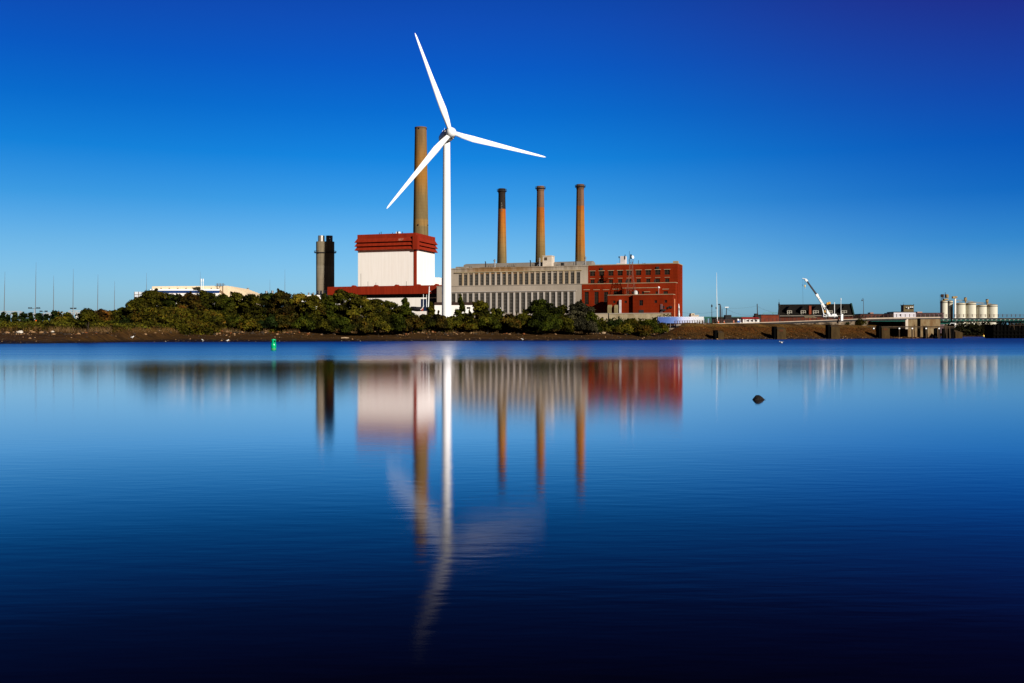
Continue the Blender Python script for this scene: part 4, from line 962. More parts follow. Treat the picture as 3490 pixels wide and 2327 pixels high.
m = MB(); m.lathe([(.4, -.3), (.85, .1), (.95, .6), (.7, 1.1), (.25, 1.35), (.1, 1.4)], 16, (x, D, 0)); m.build('float', M('bright_yellow', (.8, .62, .12), .4), yb_, True)
MB().lathe([(.12, 1.35), (.1, 1.9), (.2, 1.95), (.05, 2.2)], 8, (x, D, 0)).build('topmark', ORANGE, yb_)
def stone(seed, r, sub=2, rough=.35, flat=.7):
    bm = bmesh.new(); bmesh.ops.create_icosphere(bm, subdivisions=sub, radius=1); rs = Vector((seed * 7.3, seed * 3.1, seed * 1.7))
    for v in bm.verts:
        d = v.co.normalized(); k = 1 + rough * mnoise.noise(d * 1.3 + rs) + rough * .4 * mnoise.noise(d * 3.2 + rs); v.co = d * k
    for pl in range(5):                                   # split faces
        rr = random.Random(seed * 11 + pl); nv = Vector((rr.uniform(-1, 1), rr.uniform(-1, 1), rr.uniform(-.4, 1))).normalized(); h_ = rr.uniform(.62, .85)
        for v in bm.verts:
            d = v.co.dot(nv) - h_
            if d > 0: v.co -= nv * d * .9
    for v in bm.verts: v.co = Vector((v.co.x * r[0], v.co.y * r[1], v.co.z * r[2] * flat))
    me = bpy.data.meshes.new('stone'); bm.to_mesh(me); bm.free(); return me
WETROCK = M('wet_dark_rock', (.009, .0045, .003), .6, .6, 6, spec=.3, bump=.6)
D = 26.0; me = bpy.data.meshes.new('rock')
bm = bmesh.new(); bmesh.ops.create_icosphere(bm, subdivisions=4, radius=1)
for v in bm.verts:
    d = v.co.normalized(); k = 1 + .16 * mnoise.noise(d * 2.1 + Vector((3, 1, 7))) + .09 * mnoise.noise(d * 6 + Vector((1, 5, 2)))
    x = d.x * k; y = d.y * k; z = d.z * k
    # a lop-sided peak left of the middle that falls away to a low tail on the right
    h_ = np.interp(x, [-1.05, -.82, -.55, -.38, -.08, .12, .35, .6, .85, 1.05], [.10, .50, .90, 1.06, 1.02, .90, .80, .66, .42, .06])
    v.co = Vector((x * .160, y * .13 * (1 - .3 * abs(x)), (z * h_ * .118 if z > 0 else z * .05)))
bm.to_mesh(me); bm.free(); me.polygons.foreach_set('use_smooth', [True] * len(me.polygons)); me.materials.append(WETROCK)
o = bpy.data.objects.new('rock', me); COL.objects.link(o); o.location = (WX(2585, D), D, .005); tag(o, 'lone dark wet rock breaking the calm water', 'rock')
tw_ = MB().tube([(.135, 0, .004), (.17, -.01, .016), (.185, -.01, .008)], .004, 5); t_ = tw_.build('twig', WETROCK); t_.parent = o
def bird(label, px, py, D, s=1.0, fly=False, rz=0.0):
    x = WX(px, D); z = WZ(py, D) if fly else max(hgt(x, D) + .03, 0.0)
    t = thing('gull', label, 'gull', (x, D, z), rz, 'gulls on the river and shore', org=(0, 0, 0))
    bm_ = MB(); h_ = 0 if fly else .14
    bm_.tube([(-.30, 0, h_ + .10), (-.2, 0, h_ + .10), (-.05, 0, h_ + .12), (.10, 0, h_ + .15), (.18, 0, h_ + .22), (.21, 0, h_ + .29), (.26, 0, h_ + .31), (.31, 0, h_ + .30), (.36, 0, h_ + .285)], [.02, .07, .115, .10, .065, .055, .06, .03, .006], 10)
    if not fly:
        for q in (-.04, .04): bm_.tube([(-.02, q, h_ + .05), (-.01, q, -.02)], .012, 5)
    b_ = bm_.build('body', GULLW, t, True)
    wg = MB()
    for q in (-1, 1):
        if fly: wg.extrude([(.08, q * .08, .17), (.10, q * .35, .30), (.0, q * .75, .26), (-.10, q * .72, .25), (-.06, q * .34, .27), (-.10, q * .08, .15)], (0, 0, .015))
        else: wg.extrude([(.10, q * .105, h_ + .16), (0, q * .12, h_ + .20), (-.20, q * .08, h_ + .17), (-.36, q * .02, h_ + .11), (-.15, q * .11, h_ + .08)], (0, q * .012, 0))
    wg.build('wing', GULLG, t); t.scale = (s, s, s)
GULLW, GULLG = M('white_plumage', (.85, .84, .82), .7, .05, 2), M('grey_plumage', (.42, .42, .43), .7, .1, 2)
bird('white gull standing at the tip of the left mud spit', 451, 1165, 229, 1.2, False, .6)
bird('white gull by the water below the big trees, midway to the buoy', 691, 1163, 231.5, 1.15, False, 2.6)
bird('smaller white gull nearer the green buoy', 775, 1163, 231.5, 1.1, False, .2)
bird('white gull standing on the mud below the grey hall', 1781, 1159, 276, 1.15, False, 3.0)
bird('pale gull skimming low over the water at the right', 2662, 1170, 190, 1.2, True, 2.4)
# ================================================================== bridge and embankment road
def bd_(px): return float(np.interp(px, [2250, 2424, 2600, 2780, 2960, 3205, 3600], [352, 366, 394, 420, 446, 474, 520]))     # distance of the bridge edge
def by_(px): return float(np.interp(px, [2250, 2424, 2660, 2900, 3050, 3205, 3330, 3600], [1108, 1102.5, 1096, 1087, 1083.5, 1081.5, 1081.5, 1081]))  # kerb line in view
def bp_(px, dz=0.0, dy=0.0): D = bd_(px); return (WX(px, D), D + dy, WZ(by_(px), D) + dz)
br = thing('road_bridge', 'road bridge with a rising stone approach, concrete abutment and green steel span', 'bridge', bp_(2800))
def strip(m, pxs, z0, z1, y0, y1):
    """a band swept along the bridge line between two heights and two depths"""
    vs = []; fs = []
    for px in pxs:
        x, y, z = bp_(px); a = z0(px) if callable(z0) else z + z0; b = z1(px) if callable(z1) else z + z1
        vs += [(x, y + y0, a), (x, y + y1, a), (x, y + y1, b), (x, y + y0, b)]
    for j in range(len(pxs) - 1):
        for k in range(4): fs.append((j*4 + k, j*4 + (k + 1) % 4, j*4 + 4 + (k + 1) % 4, j*4 + 4 + k))
    n = len(pxs) - 1; fs += [(3, 2, 1, 0), (n*4, n*4 + 1, n*4 + 2, n*4 + 3)]
    m.add(vs, fs)
pxA = list(np.linspace(2304, 2420, 5)); pxB = list(np.linspace(2428, 2950, 14)); pxC = list(np.linspace(2950, 3203, 8)); pxD = list(np.linspace(3205, 3600, 12))
m = MB(); strip(m, pxA, -1.1, -.30, -.25, 12); strip(m, pxB, -.95, -.28, -.25, 12); strip(m, pxC, -.95, -.28, -.25, 12); strip(m, pxD, -1.0, -.28, -.05, 12); m.build('deck', DARKST, br)
m = MB(); strip(m, pxA, -.26, .0, -.6, .25); strip(m, pxB, -.25, .05, -.62, .25); strip(m, pxC, -.24, .3, -.63, .25); m.build('kerb', M('sunlit_kerb', (.38, .30, .23), .9, .15, .6), br)  # kerb in its own plain cream colour
def stone_mat():
    m, nt, b = nodes('rubble_masonry'); v = coords(nt)
    vo = N(nt, 'ShaderNodeTexVoronoi'); vo.inputs['Scale'].default_value = 1.0; nt.links.new(coords(nt, (.5, .6, 1.6)), vo.inputs['Vector'])
    c = mixc(nt, rng_map(nt, noise(nt, v, .4, 5, .7), .35, .65), (.03, .022, .015), (.17, .125, .085)); g = N(nt, 'ShaderNodeSeparateColor'); nt.links.new(vo.outputs['Color'], g.inputs[0])
    c = mixc(nt, .8, c, mixc(nt, g.outputs[0], (.35, .35, .35), (1.5, 1.5, 1.5)), 'MULTIPLY')
    nt.links.new(c, b.inputs['Base Color']); b.inputs['Roughness'].default_value = .95; b.inputs['Specular IOR Level'].default_value = .1
    return m
STONE = stone_mat()
m = MB(); strip(m, list(np.linspace(2262, 2424, 6)), lambda p_: 2.4, -1.11, -.1, .6); strip(m, list(np.linspace(2424, 2958, 12)), lambda p_: 2.6, -.96, -.12, .6); m.build('approach_wall', STONE, br)
# railing: posts and rails along the approach
def railing(px0, px1, step, mat, h=1.25, dy=-.1, z_=.2):
    m = MB(); px = px0; L = []
    while px <= px1: L.append(px); px += step
    for q in L:
        x, y, z = bp_(q); m.box(x - .12, x + .12, y + dy - .1, y + dy + .1, z + z_, z + z_ + h)
    for hh in (h * .98, h * .62, h * .28):
        m.tube([(bp_(q)[0], bp_(q)[1] + dy, bp_(q)[2] + z_ + hh) for q in L], .065 if hh > 1 else .05, 4)
    return m.build('railing', mat, br)
railing(2300, 2420, 8.5, RUSTR, 1.3, .0, .12); railing(2430, 2950, 13.6, RUSTR, 1.25, .0, .2); railing(2952, 3203, 14.8, RUSTR, 1.35, 0, .45); railing(3210, 3600, 14.8, RUSTR, 1.35, 0, .2)
# opening under the approach, with its green girder; concrete abutment
def D_(px): return bd_(px)
def pt(px, py, dy=0.0): D = bd_(px); return (WX(px, D), D + dy, WZ(py, D))
m = MB(); strip(m, list(np.linspace(2968, 3092, 5)), lambda p_: WZ(1095.5, bd_(p_)), lambda p_: WZ(1087.5, bd_(p_)), .25, .9); m.build('side_girder', GREEN, br)
m = MB()
a, b = pt(3093, 1084), pt(3203, 1083); dz0 = WZ(1121, bd_(3100))
m.prism([(a[0], a[1] - .5), (b[0], b[1] - .5), (b[0], b[1] + 14), (a[0], a[1] + 14)], -1.5, [a[2] - .6, b[2] - .6, b[2] - .6, a[2] - .6])
m.build('abutment', M('stained_concrete', (.19, .14, .075), .9, .35, .35, (1, 1, .5), col2=(.12, .065, .026)), br)
m = MB(); m.box(a[0] - 1.2, a[0] - .01, a[1] - .7, a[1] + 3, WZ(1121, bd_(3093)), WZ(1087, bd_(3093))); m.build('pilaster', CONCP, br)
x = pt(3129, 1084)[0]; yy_ = bd_(3129); m = MB(); m.box(x - .5, x + .5, yy_ - 1.6, yy_ - .55, .0, WZ(1084, yy_)); m.build('fender_post', WOODD, br)  # black strip stands in for the vertical shadow on the abutment
# far wall of the void, near-black colour standing in for shade under the deck
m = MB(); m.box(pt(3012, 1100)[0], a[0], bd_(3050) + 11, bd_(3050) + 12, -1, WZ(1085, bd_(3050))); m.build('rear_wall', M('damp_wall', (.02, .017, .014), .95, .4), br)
# green span with haunched girder and brackets
m = MB(); strip(m, pxD, -1.75, -.9 - .11, .0, .5); m.build('fascia_girder', GREEN, br)
def hau(px): return float(np.interp(px, [3205, 3225, 3255, 3290, 3330, 3380, 3430, 3490, 3600], [1106, 1104.5, 1101, 1097.5, 1096, 1096, 1097.5, 1100, 1105]))
m = MB(); strip(m, pxD, lambda p_: WZ(hau(p_), bd_(p_)), lambda p_: bp_(p_)[2] - 1.76, 2.2, 2.7); strip(m, pxD, lambda p_: WZ(hau(p_), bd_(p_)), lambda p_: bp_(p_)[2] - 1.76, 9.2, 9.7); m.build('main_girder', GREEN, br)
BRK = M('pale_bracket', (.45, .5, .46), .6)
for q in np.arange(3214, 3600, 15.0):
    x, y, z = bp_(q); m = MB(); m.extrude([(x - .2, y - .01, z - 1.2), (x - .2, y - .6, z - 1.2), (x - .2, y - .01, z - 1.75)], (.4, 0, 0)); m.box(x - .45, x + .45, y - .62, y - .012, z - 1.19, z - 1.05)
    m.build('bracket', BRK, br)
# dark timber pier protecting the opening span at the far right
D = 478; px0 = 3386; t = thing('timber_pier', 'black timber fender pier under the green span at the far right', 'pier', (WX(3440, D), D, 0))
m = MB()
for i in range(34): q = px0 + i * 6.2; r_ = random.Random(i); x = WX(q, D); m.tube([(x, D + (i % 2) * .5, -1.5), (x + r_.uniform(-.1, .1), D + (i % 2) * .5, WZ(1099 + r_.uniform(-4, 8), D))], .42, 7)
m.build('pile', WOODD, t)
m = MB()
for py in (1128, 1141): m.box(WX(px0, D), WX(3600, D), D - .62, D - .38, WZ(py, D) - .2, WZ(py, D) + .2)
m.box(WX(px0, D), WX(3600, D), D + 1, D + 9, -1.0, WZ(1106, D)); m.build('wale', WOODD, t)
m = MB()
for py in (1103, 1108): m.tube([(WX(3437, D), D - .6, WZ(py + 1, D)), (WX(3600, D), D - .6, WZ(py - 2, D))], .09, 5)
for q in (3440, 3452, 3474, 3492, 3520): m.tube([(WX(q, D), D - .6, WZ(1116, D)), (WX(q, D), D - .6, WZ(1101, D))], .1, 5)
m.tube([(WX(3454, D), D - .7, WZ(1124, D)), (WX(3454, D), D - .7, WZ(1108, D))], .12, 5)
m.build('handrail', WOOD, t)
# concrete fender buttresses on the embankment
BUT = M('weedy_concrete', (.065, .038, .013), .95, .45, .5, (1, 1, .4))
for i, (px, w_, lab) in enumerate(((2426, 3.2, 'first concrete buttress on the grassy embankment, by the lamp post at the road joint'), (2606, 5.2, 'second concrete buttress, with a rusty square hole, left of the dormered house'), (2785, 5.6, 'third concrete buttress, on the bank below the truck crane'), (2964, 5.4, 'fourth concrete buttress, behind the timber fence posts'))):
    D = bd_(px) - 10; sy = float(shore(WX(px, D))); x = WX(px, D); t = thing('buttress', lab, 'buttress', (x, D, 1), 0, 'buttresses of the embankment')
    zt_ = WZ((1128, 1116, 1110, 1113)[i], D)
    MB().prism([(x, sy + .6), (x + w_ * .62, sy + .6), (x + w_ * .62, sy + 4.4), (x, sy + 4.4)], -.8, [zt_ - .5, zt_ - .6, zt_, zt_]).build('block', BUT, t)
    MB().box(x - 1.1, x - .01, sy + 1.0, sy + 4.5, -.8, zt_ + .3).build('cheek', WOODD, t)  # black slab stands in for the shaded left face of the block
    if i in (1, 3): MB().box(x + .7, x + 2.2, sy + .54, sy + .598, zt_ - 1.6, zt_ - .9).build('hole', M('rust_hole', (.09, .03, .012), .95) if i == 1 else bpy.data.materials['rust_hole'], t)
# timber fence in front of the abutment
D = 440; t = thing('timber_fender', 'long weathered timber rail on tall posts in front of the bridge abutment', 'fender', (WX(3090, D), D, 0))
m = MB(); m.box(WX(2931, D), WX(3255, D), D - .2, D + .2, WZ(1114.5, D), WZ(1111.5, D)); m.box(WX(2935, D), WX(3250, D), D - .15, D + .25, WZ(1118, D), WZ(1116.5, D)); m.build('rail', WOOD, t)
for k, px in enumerate((2931.5, 2976, 3019, 3063, 3107, 3154, 3198)):
    x = WX(px, D); m = MB(); m.tube([(x + .1 * (k % 3), D - .45, -1.5), (x, D - .4, WZ(1115, D))], .30, 7); o = m.build('post', WOOD, t)
    MB().box(x - .3, x + .3, D - .85, D - .72, WZ(1121, D), WZ(1117, D)).build('marker', PAINTW, o)
def piles(name, label, pts, D, mat=WOODD):
    t = thing(name, label, 'mooring piles', (WX(pts[0][0], D), D, 0))
    for k, (px, yt, r_, ln) in enumerate(pts): x = WX(px, D); dy = (k % 3) * .7; MB().tube([(x + ln, D + dy, -1.5), (x, D + dy, WZ(yt, D))], r_, 8).build('pile', mat, t)
    return t
piles('pile_cluster', 'cluster of dark leaning piles left of the marker board posts', [(3150, 1110, .6, .1), (3156, 1110, .55, -.1), (3161, 1111, .55, .2)], 446)
piles('pile_cluster', 'row of short dark piles under the rust stained abutment corner', [(3186, 1119, .5, 0), (3193, 1117, .55, .1), (3206, 1117, .5, -.1), (3213, 1119, .5, 0), (3219, 1120, .5, .1)], 446)
piles('pile_cluster', 'pale and dark mooring piles leaning together beside the thick black dolphin', [(3222, 1108, .38, -.9), (3227, 1104, .4, .2), (3231, 1106, .4, -.2), (3235, 1110, .35, .3)], 447, WOOD)
t = piles('dolphin', 'thick black timber dolphin with one very tall post at the corner of the bridge opening', [(3238, 1104, .95, 0), (3244, 1102, 1.0, 0), (3250, 1103, .9, 0), (3241.5, 1045.5, .28, .5), (3246, 1106, 1.0, 0)], 449)
D = 448; MB().tube([(WX(3234, D), D - .9, WZ(1106, D)), (WX(3237, D), D - .9, WZ(1101, D)), (WX(3252, D), D - .9, WZ(1101.5, D)), (WX(3254, D), D - .9, WZ(1104, D))], .13, 5).build('white_rail', PAINTW, t)
D = 455; x = WX(3262, D); t = thing('bank_footing', 'weedy masonry footing at the water edge, right of the black dolphin', 'footing', (x, D, 0))
MB().prism([(WX(3250, D), D - 2), (WX(3274, D), D - 2), (WX(3270, D), D + 10), (WX(3250, D), D + 10)], -1.5, [WZ(1131, D), WZ(1133, D), WZ(1118, D), WZ(1114, D)]).build('masonry', BUT, t)
# blue to white printed screen along the yard fence
def fade_mat():
    m, nt, b = nodes('printed_screen'); v = coords(nt); sx = N(nt, 'ShaderNodeSeparateXYZ'); nt.links.new(v, sx.inputs[0])
    t = rng_map(nt, mth(nt, 'ADD', sx.outputs[0], mth(nt, 'MULTIPLY', noise(nt, v, .5, 4, .6), 3.0)), -6.5, 9.0, 0, 1, False)
    rp = ramp(nt, [(0, (.012, .045, .22)), (.2, (.02, .075, .28)), (.38, (.09, .16, .40)), (.55, (.40, .44, .66)), (.8, (.60, .60, .68)), (1, (.55, .55, .56))]); nt.links.new(t, rp.inputs[0])
    dots = mth(nt, 'MULTIPLY', mth(nt, 'GREATER_THAN', noise(nt, coords(nt, (1, 1, 1)), 3.2, 2, .5), .56), rng_map(nt, sx.outputs[0], -3, 4, 0, .5))
    nt.links.new(mixc(nt, dots, rp.outputs[0], (.20, .20, .24)), b.inputs['Base Color']); b.inputs['Roughness'].default_value = .7
    return m
D = 362; x0, x1 = WX(2242, D), WX(2404, D); t = thing('screen_fence', 'fence screen fading from blue to white beside the brick block', 'fence', ((x0 + x1) / 2, D, 5))
MB().prism([(x0, D), (x1, D + 3), (x1, D + 3.06), (x0, D + .06)], WZ(1101, D), [WZ(1080, D), WZ(1079, D), WZ(1079, D), WZ(1080, D)]).build('screen', fade_mat(), t)
m = MB()
for i in range(12): f = i / 11; x = x0 + (x1 - x0) * f; m.tube([(x, D + .12 + 3 * f, 3.5), (x, D + .12 + 3 * f, WZ(1078.5, D))], .06, 5)
m.tube([(x0, D + .12, WZ(1079.5, D)), (x1, D + 3.12, WZ(1078.5, D))], .05, 4); m.build('post', STEEL, t)
D = 364; x0, x1 = WX(2262, D), WX(2420, D); t = thing('low_guard_rail', 'low rusty guard rail below the blue and white screen', 'fence', ((x0 + x1) / 2, D, 4)); m = MB()
for py in (1102.5, 1105): m.box(x0, x1, D - .05, D + .05, WZ(py, D) - .1, WZ(py, D) + .1)
for i in range(24): x = x0 + (x1 - x0) * i / 23; m.box(x - .08, x + .08, D - .1, D + .1, WZ(1110, D), WZ(1101, D))
m.build('rail', RUSTR, t)
# ================================================================== behind the bridge
def blk(name, label, cat, px0, px1, D, dep, yt, mat, roof=None, ov=.25, z0=5.0):
    x0, x1 = WX(px0, D), WX(px1, D); t = thing(name, label, cat, ((x0 + x1) / 2, D, z0)); z1 = WZ(yt, D)
    MB().box(x0, x1, D, D + dep, z0 - 2.5, z1).build('wall', mat, t)
    if roof: MB().box(x0 - ov, x1 + ov, D - ov, D + dep + ov, z1 + .002, z1 + .32).build('roof', roof, t)
    return t, x0, x1, z1
D = 520
t, x0, x1, z1 = blk('white_gatehouse', 'small cream gatehouse with a raised left part at the end of the printed screen', 'building', 2356, 2381, D, 6, 1075, CONCP, CONCP)
xm = WX(2367, D); MB().box(x0 - .1, xm, D - .3, D + 5, z1 + .33, WZ(1067.5, D)).build('tower', BEIGEW, t)
for px, py in ((2362, 1071), (2377, 1079)): x = WX(px, D); MB().box(x - .4, x + .4, D - .37, D - .305, WZ(py + 2, D), WZ(py, D)).build('window', BLACKG, t)
D = 760; t = thing('green_viaduct', 'distant green steel viaduct behind the flagpole', 'viaduct', (WX(2450, D), D, 5)); m = MB(); m.box(WX(2376, D), WX(2600, D), D, D + 4, WZ(1084.5, D), WZ(1079, D)); m.build('girder', M('viaduct_green', (.02, .11, .085), .6, .3), t)
for px in (2386, 2408, 2424, 2560): x = WX(px, D); MB().prism([(x - .9, D), (x + .9, D), (x + .9, D + 3), (x - .9, D + 3)], 3, WZ(1084.7, D)).build('pier', M('viaduct_pier', (.02, .10, .08), .6) if px == 2386 else bpy.data.materials['viaduct_pier'], t)
def lamp(label, px, yt, yb, D, kind=0, group='street lamps along the bridge road'):
    x = WX(px, D); z0 = WZ(yb, D); t = thing('street_lamp', label, 'street lamp', (x, D, z0), 0, group); zt_ = WZ(yt, D)
    MB().tube([(x, D, z0 - .5), (x, D, zt_ - (.9 if kind == 0 else 0))], [.13, .08], 7).build('pole', DARKST if kind != 2 else RUSTR, t)
    if kind == 0: MB().lathe([(.06, zt_ - 1.0), (.26, zt_ - .8), (.30, zt_ - .35), (.16, zt_ - .1), (.05, zt_ + .2)], 10, (x, D, 0)).build('lamp_head', DARKST, t)
    elif kind == 1: MB().lathe([(.1, zt_ - .1), (.60, zt_ - .05), (.45, zt_ + .2), (.05, zt_ + .35)], 12, (x, D, 0)).build('lamp_head', DARKST, t)
    elif kind == 2:
        MB().tube([(x, D, zt_ - .05), (x - .15, D, zt_ + .25), (x - .5, D, zt_ + .2), (x - .62, D, zt_ - .1)], .06, 5).build('arm', DARKST, t)
        MB().lathe([(.05, zt_ - .1), (.15, zt_ - .3), (.36, zt_ - .85), (.3, zt_ - .9)], 10, (x - .62, D, 0)).build('lamp_head', DARKST, t)
    return t
lamp('dark street lamp at the joint in the kerb, left of the flagpole', 2426, 1038, 1102, bd_(2426) + .3)
lamp('mushroom topped lamp just right of the flagpole', 2451.5, 1038, 1096, 392, 1)
lamp('street lamp with a bell shaped hanging head, right of the dormered house', 2943, 1018.5, 1085, bd_(2943) + .4, 2)
D = 398; x = WX(2444.5, D); t = thing('flagpole', 'tall slim white flagpole rising over the bridge road', 'flagpole', (x, D, 6)); xt = x - .25
MB().tube([(x + .1, D, 4.5), (xt + .05, D, WZ(1010, D)), (xt, D, WZ(931, D))], [.15, .115, .05], 8).build('shaft', PAINTW, t)
MB().lathe([(.02, 0), (.1, .08), (.1, .16), (.02, .24)], 8, (xt, D, WZ(931, D))).build('ball', PAINTW, t)
m = MB()
for py in (1047.5, 1051): m.bbox(x - .7, x - .2, D - .15, D + .15, WZ(py, D) - .15, WZ(py, D) + .12, .04)
m.build('bracket', DARKST, t)
def upole(label, px, pxt, yt, yb, D, r_=.2, arm=None):
    x, xt = WX(px, D), WX(pxt, D); z0 = WZ(yb, D); t = thing('utility_pole', label, 'utility pole', (x, D, z0), 0, 'utility poles behind the bridge')
    MB().tube([(x, D, z0 - 2), (xt, D, WZ(yt, D))], [r_, r_ * .7], 7).build('pole', WOODP, t)
    if arm: MB().bbox(xt - arm, xt + arm, D - .25, D + .2, WZ(yt, D) - .1, WZ(yt, D) + .25, .05).build('lamp_bar', PAINTW, t)
    return t
WOODP = M('creosoted_pole', (.045, .028, .022), .9, .4, .6)
upole('thick dark wooden pole to the right of the mushroom lamp', 2457, 2455.5, 1039.5, 1095, 404, .30)
upole('thin grey pole between the thick wooden pole and the tilted one', 2461.5, 2461, 1052, 1095, 402, .12)
upole('short tilted wooden pole with a white lamp bar, above the black container', 2474, 2476.5, 1047.5, 1076, 420, .20, .8)
upole('wooden pole between the red roofed shed and the brick yard', 2583, 2580.5, 1035, 1092, 430, .24)
def wire(label, pts):
    t = MB(); vs = []
    for (a, b) in zip(pts[:-1], pts[1:]):
        A, B = Vector(P(*a[:3])), Vector(P(*b[:3])); sag = b[3] if len(b) > 3 else .5
        for k in range(11): f = k / 10; vs.append(tuple(A.lerp(B, f) + Vector((0, 0, -sag * 4 * f * (1 - f)))))
    o = t.tube(vs, .028, 4).build('overhead_wire', DARKST); tag(o, label, 'overhead wire', 'overhead wires')
wire('upper wire from the thick dark pole across to the pole by the brick yard', [(2456, 1047, 404), (2476, 1049, 420, .3), (2580, 1042, 430, .5)])
wire('wire running down from the brick yard pole to the dormered house', [(2581, 1044, 430), (2652, 1066, 480, .5)])
wire('low wire sagging from the brick block to the thick dark pole', [(2316, 1062, 530), (2456, 1058, 404, 1.1)])
wire('wire dropping from the tilted pole towards the red roofed shed', [(2477, 1053, 420), (2575, 1074, 428, 1.0)])
t, *_ = blk('black_container', 'black container standing on end of the dark yard fence', 'container', 2472, 2493, 415, 3, 1073, DARKST); 
x0, x1 = WX(2472, 415), WX(2493, 415); m = MB()
for q in range(9): x = x0 + (x1 - x0) * (q + .5) / 9; m.box(x - .07, x + .07, 414.9, 414.997, 4, WZ(1074, 415))
m.build('rib', DARKST, t)
t, x0, x1, z1 = blk('dark_yard_shed', 'long low black shed behind the flagpole', 'shed', 2433, 2531, 425, 5, 1083.5, M('black_boards', (.018, .014, .013), .9, .4, .5), DARKST)
D = 408; x = WX(2515, D); t = thing('blue_tank', 'round tank with white dome and blue belly by the red roofed shed', 'tank', (x, D, 6)); zc = WZ(1095, D)
MB().lathe([(.6, zc - 1.5), (.62, zc), (.55, zc + .3)], 16, (x, D, 0)).build('stand', BLUEP, t, True); MB().lathe([(.56, zc + .301), (.52, zc + .7), (.3, zc + 1.0), (.03, zc + 1.1)], 16, (x, D, 0)).build('dome', PAINTW, t, True)
x = WX(2524, D); t = thing('white_drum', 'small white drum right of the blue tank', 'drum', (x, D, 6)); MB().lathe([(.27, zc - 1.2), (.3, zc - 1.1), (.3, zc + .75), (.2, zc + .9), (.02, zc + .95)], 14, (x, D, 0)).build('shell', PAINTW, t, True); MB().lathe([(.305, zc + .1), (.32, zc + .13), (.305, zc + .18)], 14, (x, D, 0), False).build('hoop', STEEL, t)
for px, lab in ((2448, 'orange traffic barrel at the foot of the flagpole'), (2468, 'orange traffic barrel right of the wooden poles'), (2500, 'orange traffic barrel below the black container')):
    D = bd_(px) + 2; x = WX(px, D); z = WZ(by_(px), bd_(px)) + .1; t = thing('traffic_barrel', lab, 'traffic barrel', (x, D, z), 0, 'traffic barrels on the bridge road')
    MB().lathe([(.36, z - .3), (.36, z), (.30, z + .25), (.30, z + .9), (.2, z + 1.0)], 12, (x, D, 0)).build('drum', ORANGE, t, True); MB().lathe([(.305, z + .45), (.315, z + .47), (.315, z + .65), (.305, z + .67)], 12, (x, D, 0), False).build('stripe', PAINTW, t)
t, x0, x1, z1 = blk('red_roofed_shed', 'long white shed with a bright red roof beside the bridge road', 'shed', 2532, 2588, 412, 6, 1086.5, WHITE)
m = MB(); D = 412; m.prism([(x0 - .2, D - .35), (x1 + .1, D - .35), (x1 + .1, D + 3), (x0 - .2, D + 3)], z1 + .002, [z1 + .12, z1 + .12, z1 + .75, z1 + .75]); m.build('roof', REDP, t)
for px in (2548, 2562, 2576): x = WX(px, D); MB().box(x - .45, x + .45, D - .05, D - .003, z1 - 1.1, z1 - .5).build('window', BLACKG, t)
t, x0, x1, z1 = blk('brick_yard_wing', 'low flat roofed brick wing left of the dormered house', 'building', 2594, 2655, 470, 10, 1073.5, M('plain_dark_brick', (.19, .035, .014), .9, .35, .3), RUSTR)
m = MB(); D = 471; 
m.tube([P(2598, 1073, D), P(2603, 1067, D), P(2628, 1066, D), P(2650, 1066.5, D)], .11, 5); m.tube([P(2632, 1066, D), P(2637, 1072, D)], .11, 5); m.build('roof_rail', M('pale_green', (.12, .33, .22), .6), t)
t, x0, x1, z1 = blk('dark_kiosk', 'small black box kiosk left of the low brick wing', 'kiosk', 2575, 2592, 445, 4, 1078, DARKST, DARKST)
x = WX(2578, 445); MB().box(x - .4, x + .8, 445, 448, z1 + .33, WZ(1068, 445)).build('top_box', WOODP, t)
# house with dormers
D0, D1 = 484, 473.5
xl, xr = WX(2655, D0), WX(2908, D1)
hs = thing('dormered_house', 'long building with a dark slate roof and a row of dormer windows behind the crane', 'house', ((xl + xr) / 2, D0, 6))
def hp(px, py, dy): f = (px - 2655) / (2908 - 2655); D = D0 + (D1 - D0) * f; return (WX(px, D) + dy * .28, D + dy * .96, WZ(py, D))
def hx(f, dy, z): return (xl + (xr - xl) * f + dy * .28, D0 + (D1 - D0) * f + dy * .96, z)
zr_ = WZ(1035.8, D0); ze = WZ(1075, D0); run = 7.5
HB = M('house_brick', (.16, .035, .016), .9, .35, .3)
m = MB(); m.prism([hx(0, .4, 0)[:2], hx(1, .4, 0)[:2], hx(1, 15 - .4, 0)[:2], hx(0, 15 - .4, 0)[:2]], 3, ze); m.build('wall', HB, hs)
rl, rr_ = hx(.004, run, zr_), hx(.972, run, zr_)         # ridge a little shorter than the eaves
m = MB(); A = [hx(.0, -.2, ze - .15), hx(.0, -.2, ze + .1), rl, hx(.0, 15.2, ze + .1), hx(.0, 15.2, ze - .15)]; B = [hx(1., -.2, ze - .15), hx(1., -.2, ze + .1), rr_, hx(1., 15.2, ze + .1), hx(1., 15.2, ze - .15)]
m.add(A + B, [(0, 1, 2, 3, 4), (5, 6, 7, 8, 9)] + [(i, (i + 1) % 5, 5 + (i + 1) % 5, 5 + i) for i in range(5)]); m.build('roof', BROOF, hs)
m = MB(); a = Vector(hx(0, -.45, ze - .35)); b = Vector(hx(1, -.45, ze - .35)); m.extrude([tuple(a), tuple(a + Vector((0, .3, 0))), tuple(a + Vector((0, .3, .32))), tuple(a + Vector((0, 0, .32)))], b - a); m.build('eaves', M('pale_eaves', (.34, .30, .25), .8), hs)
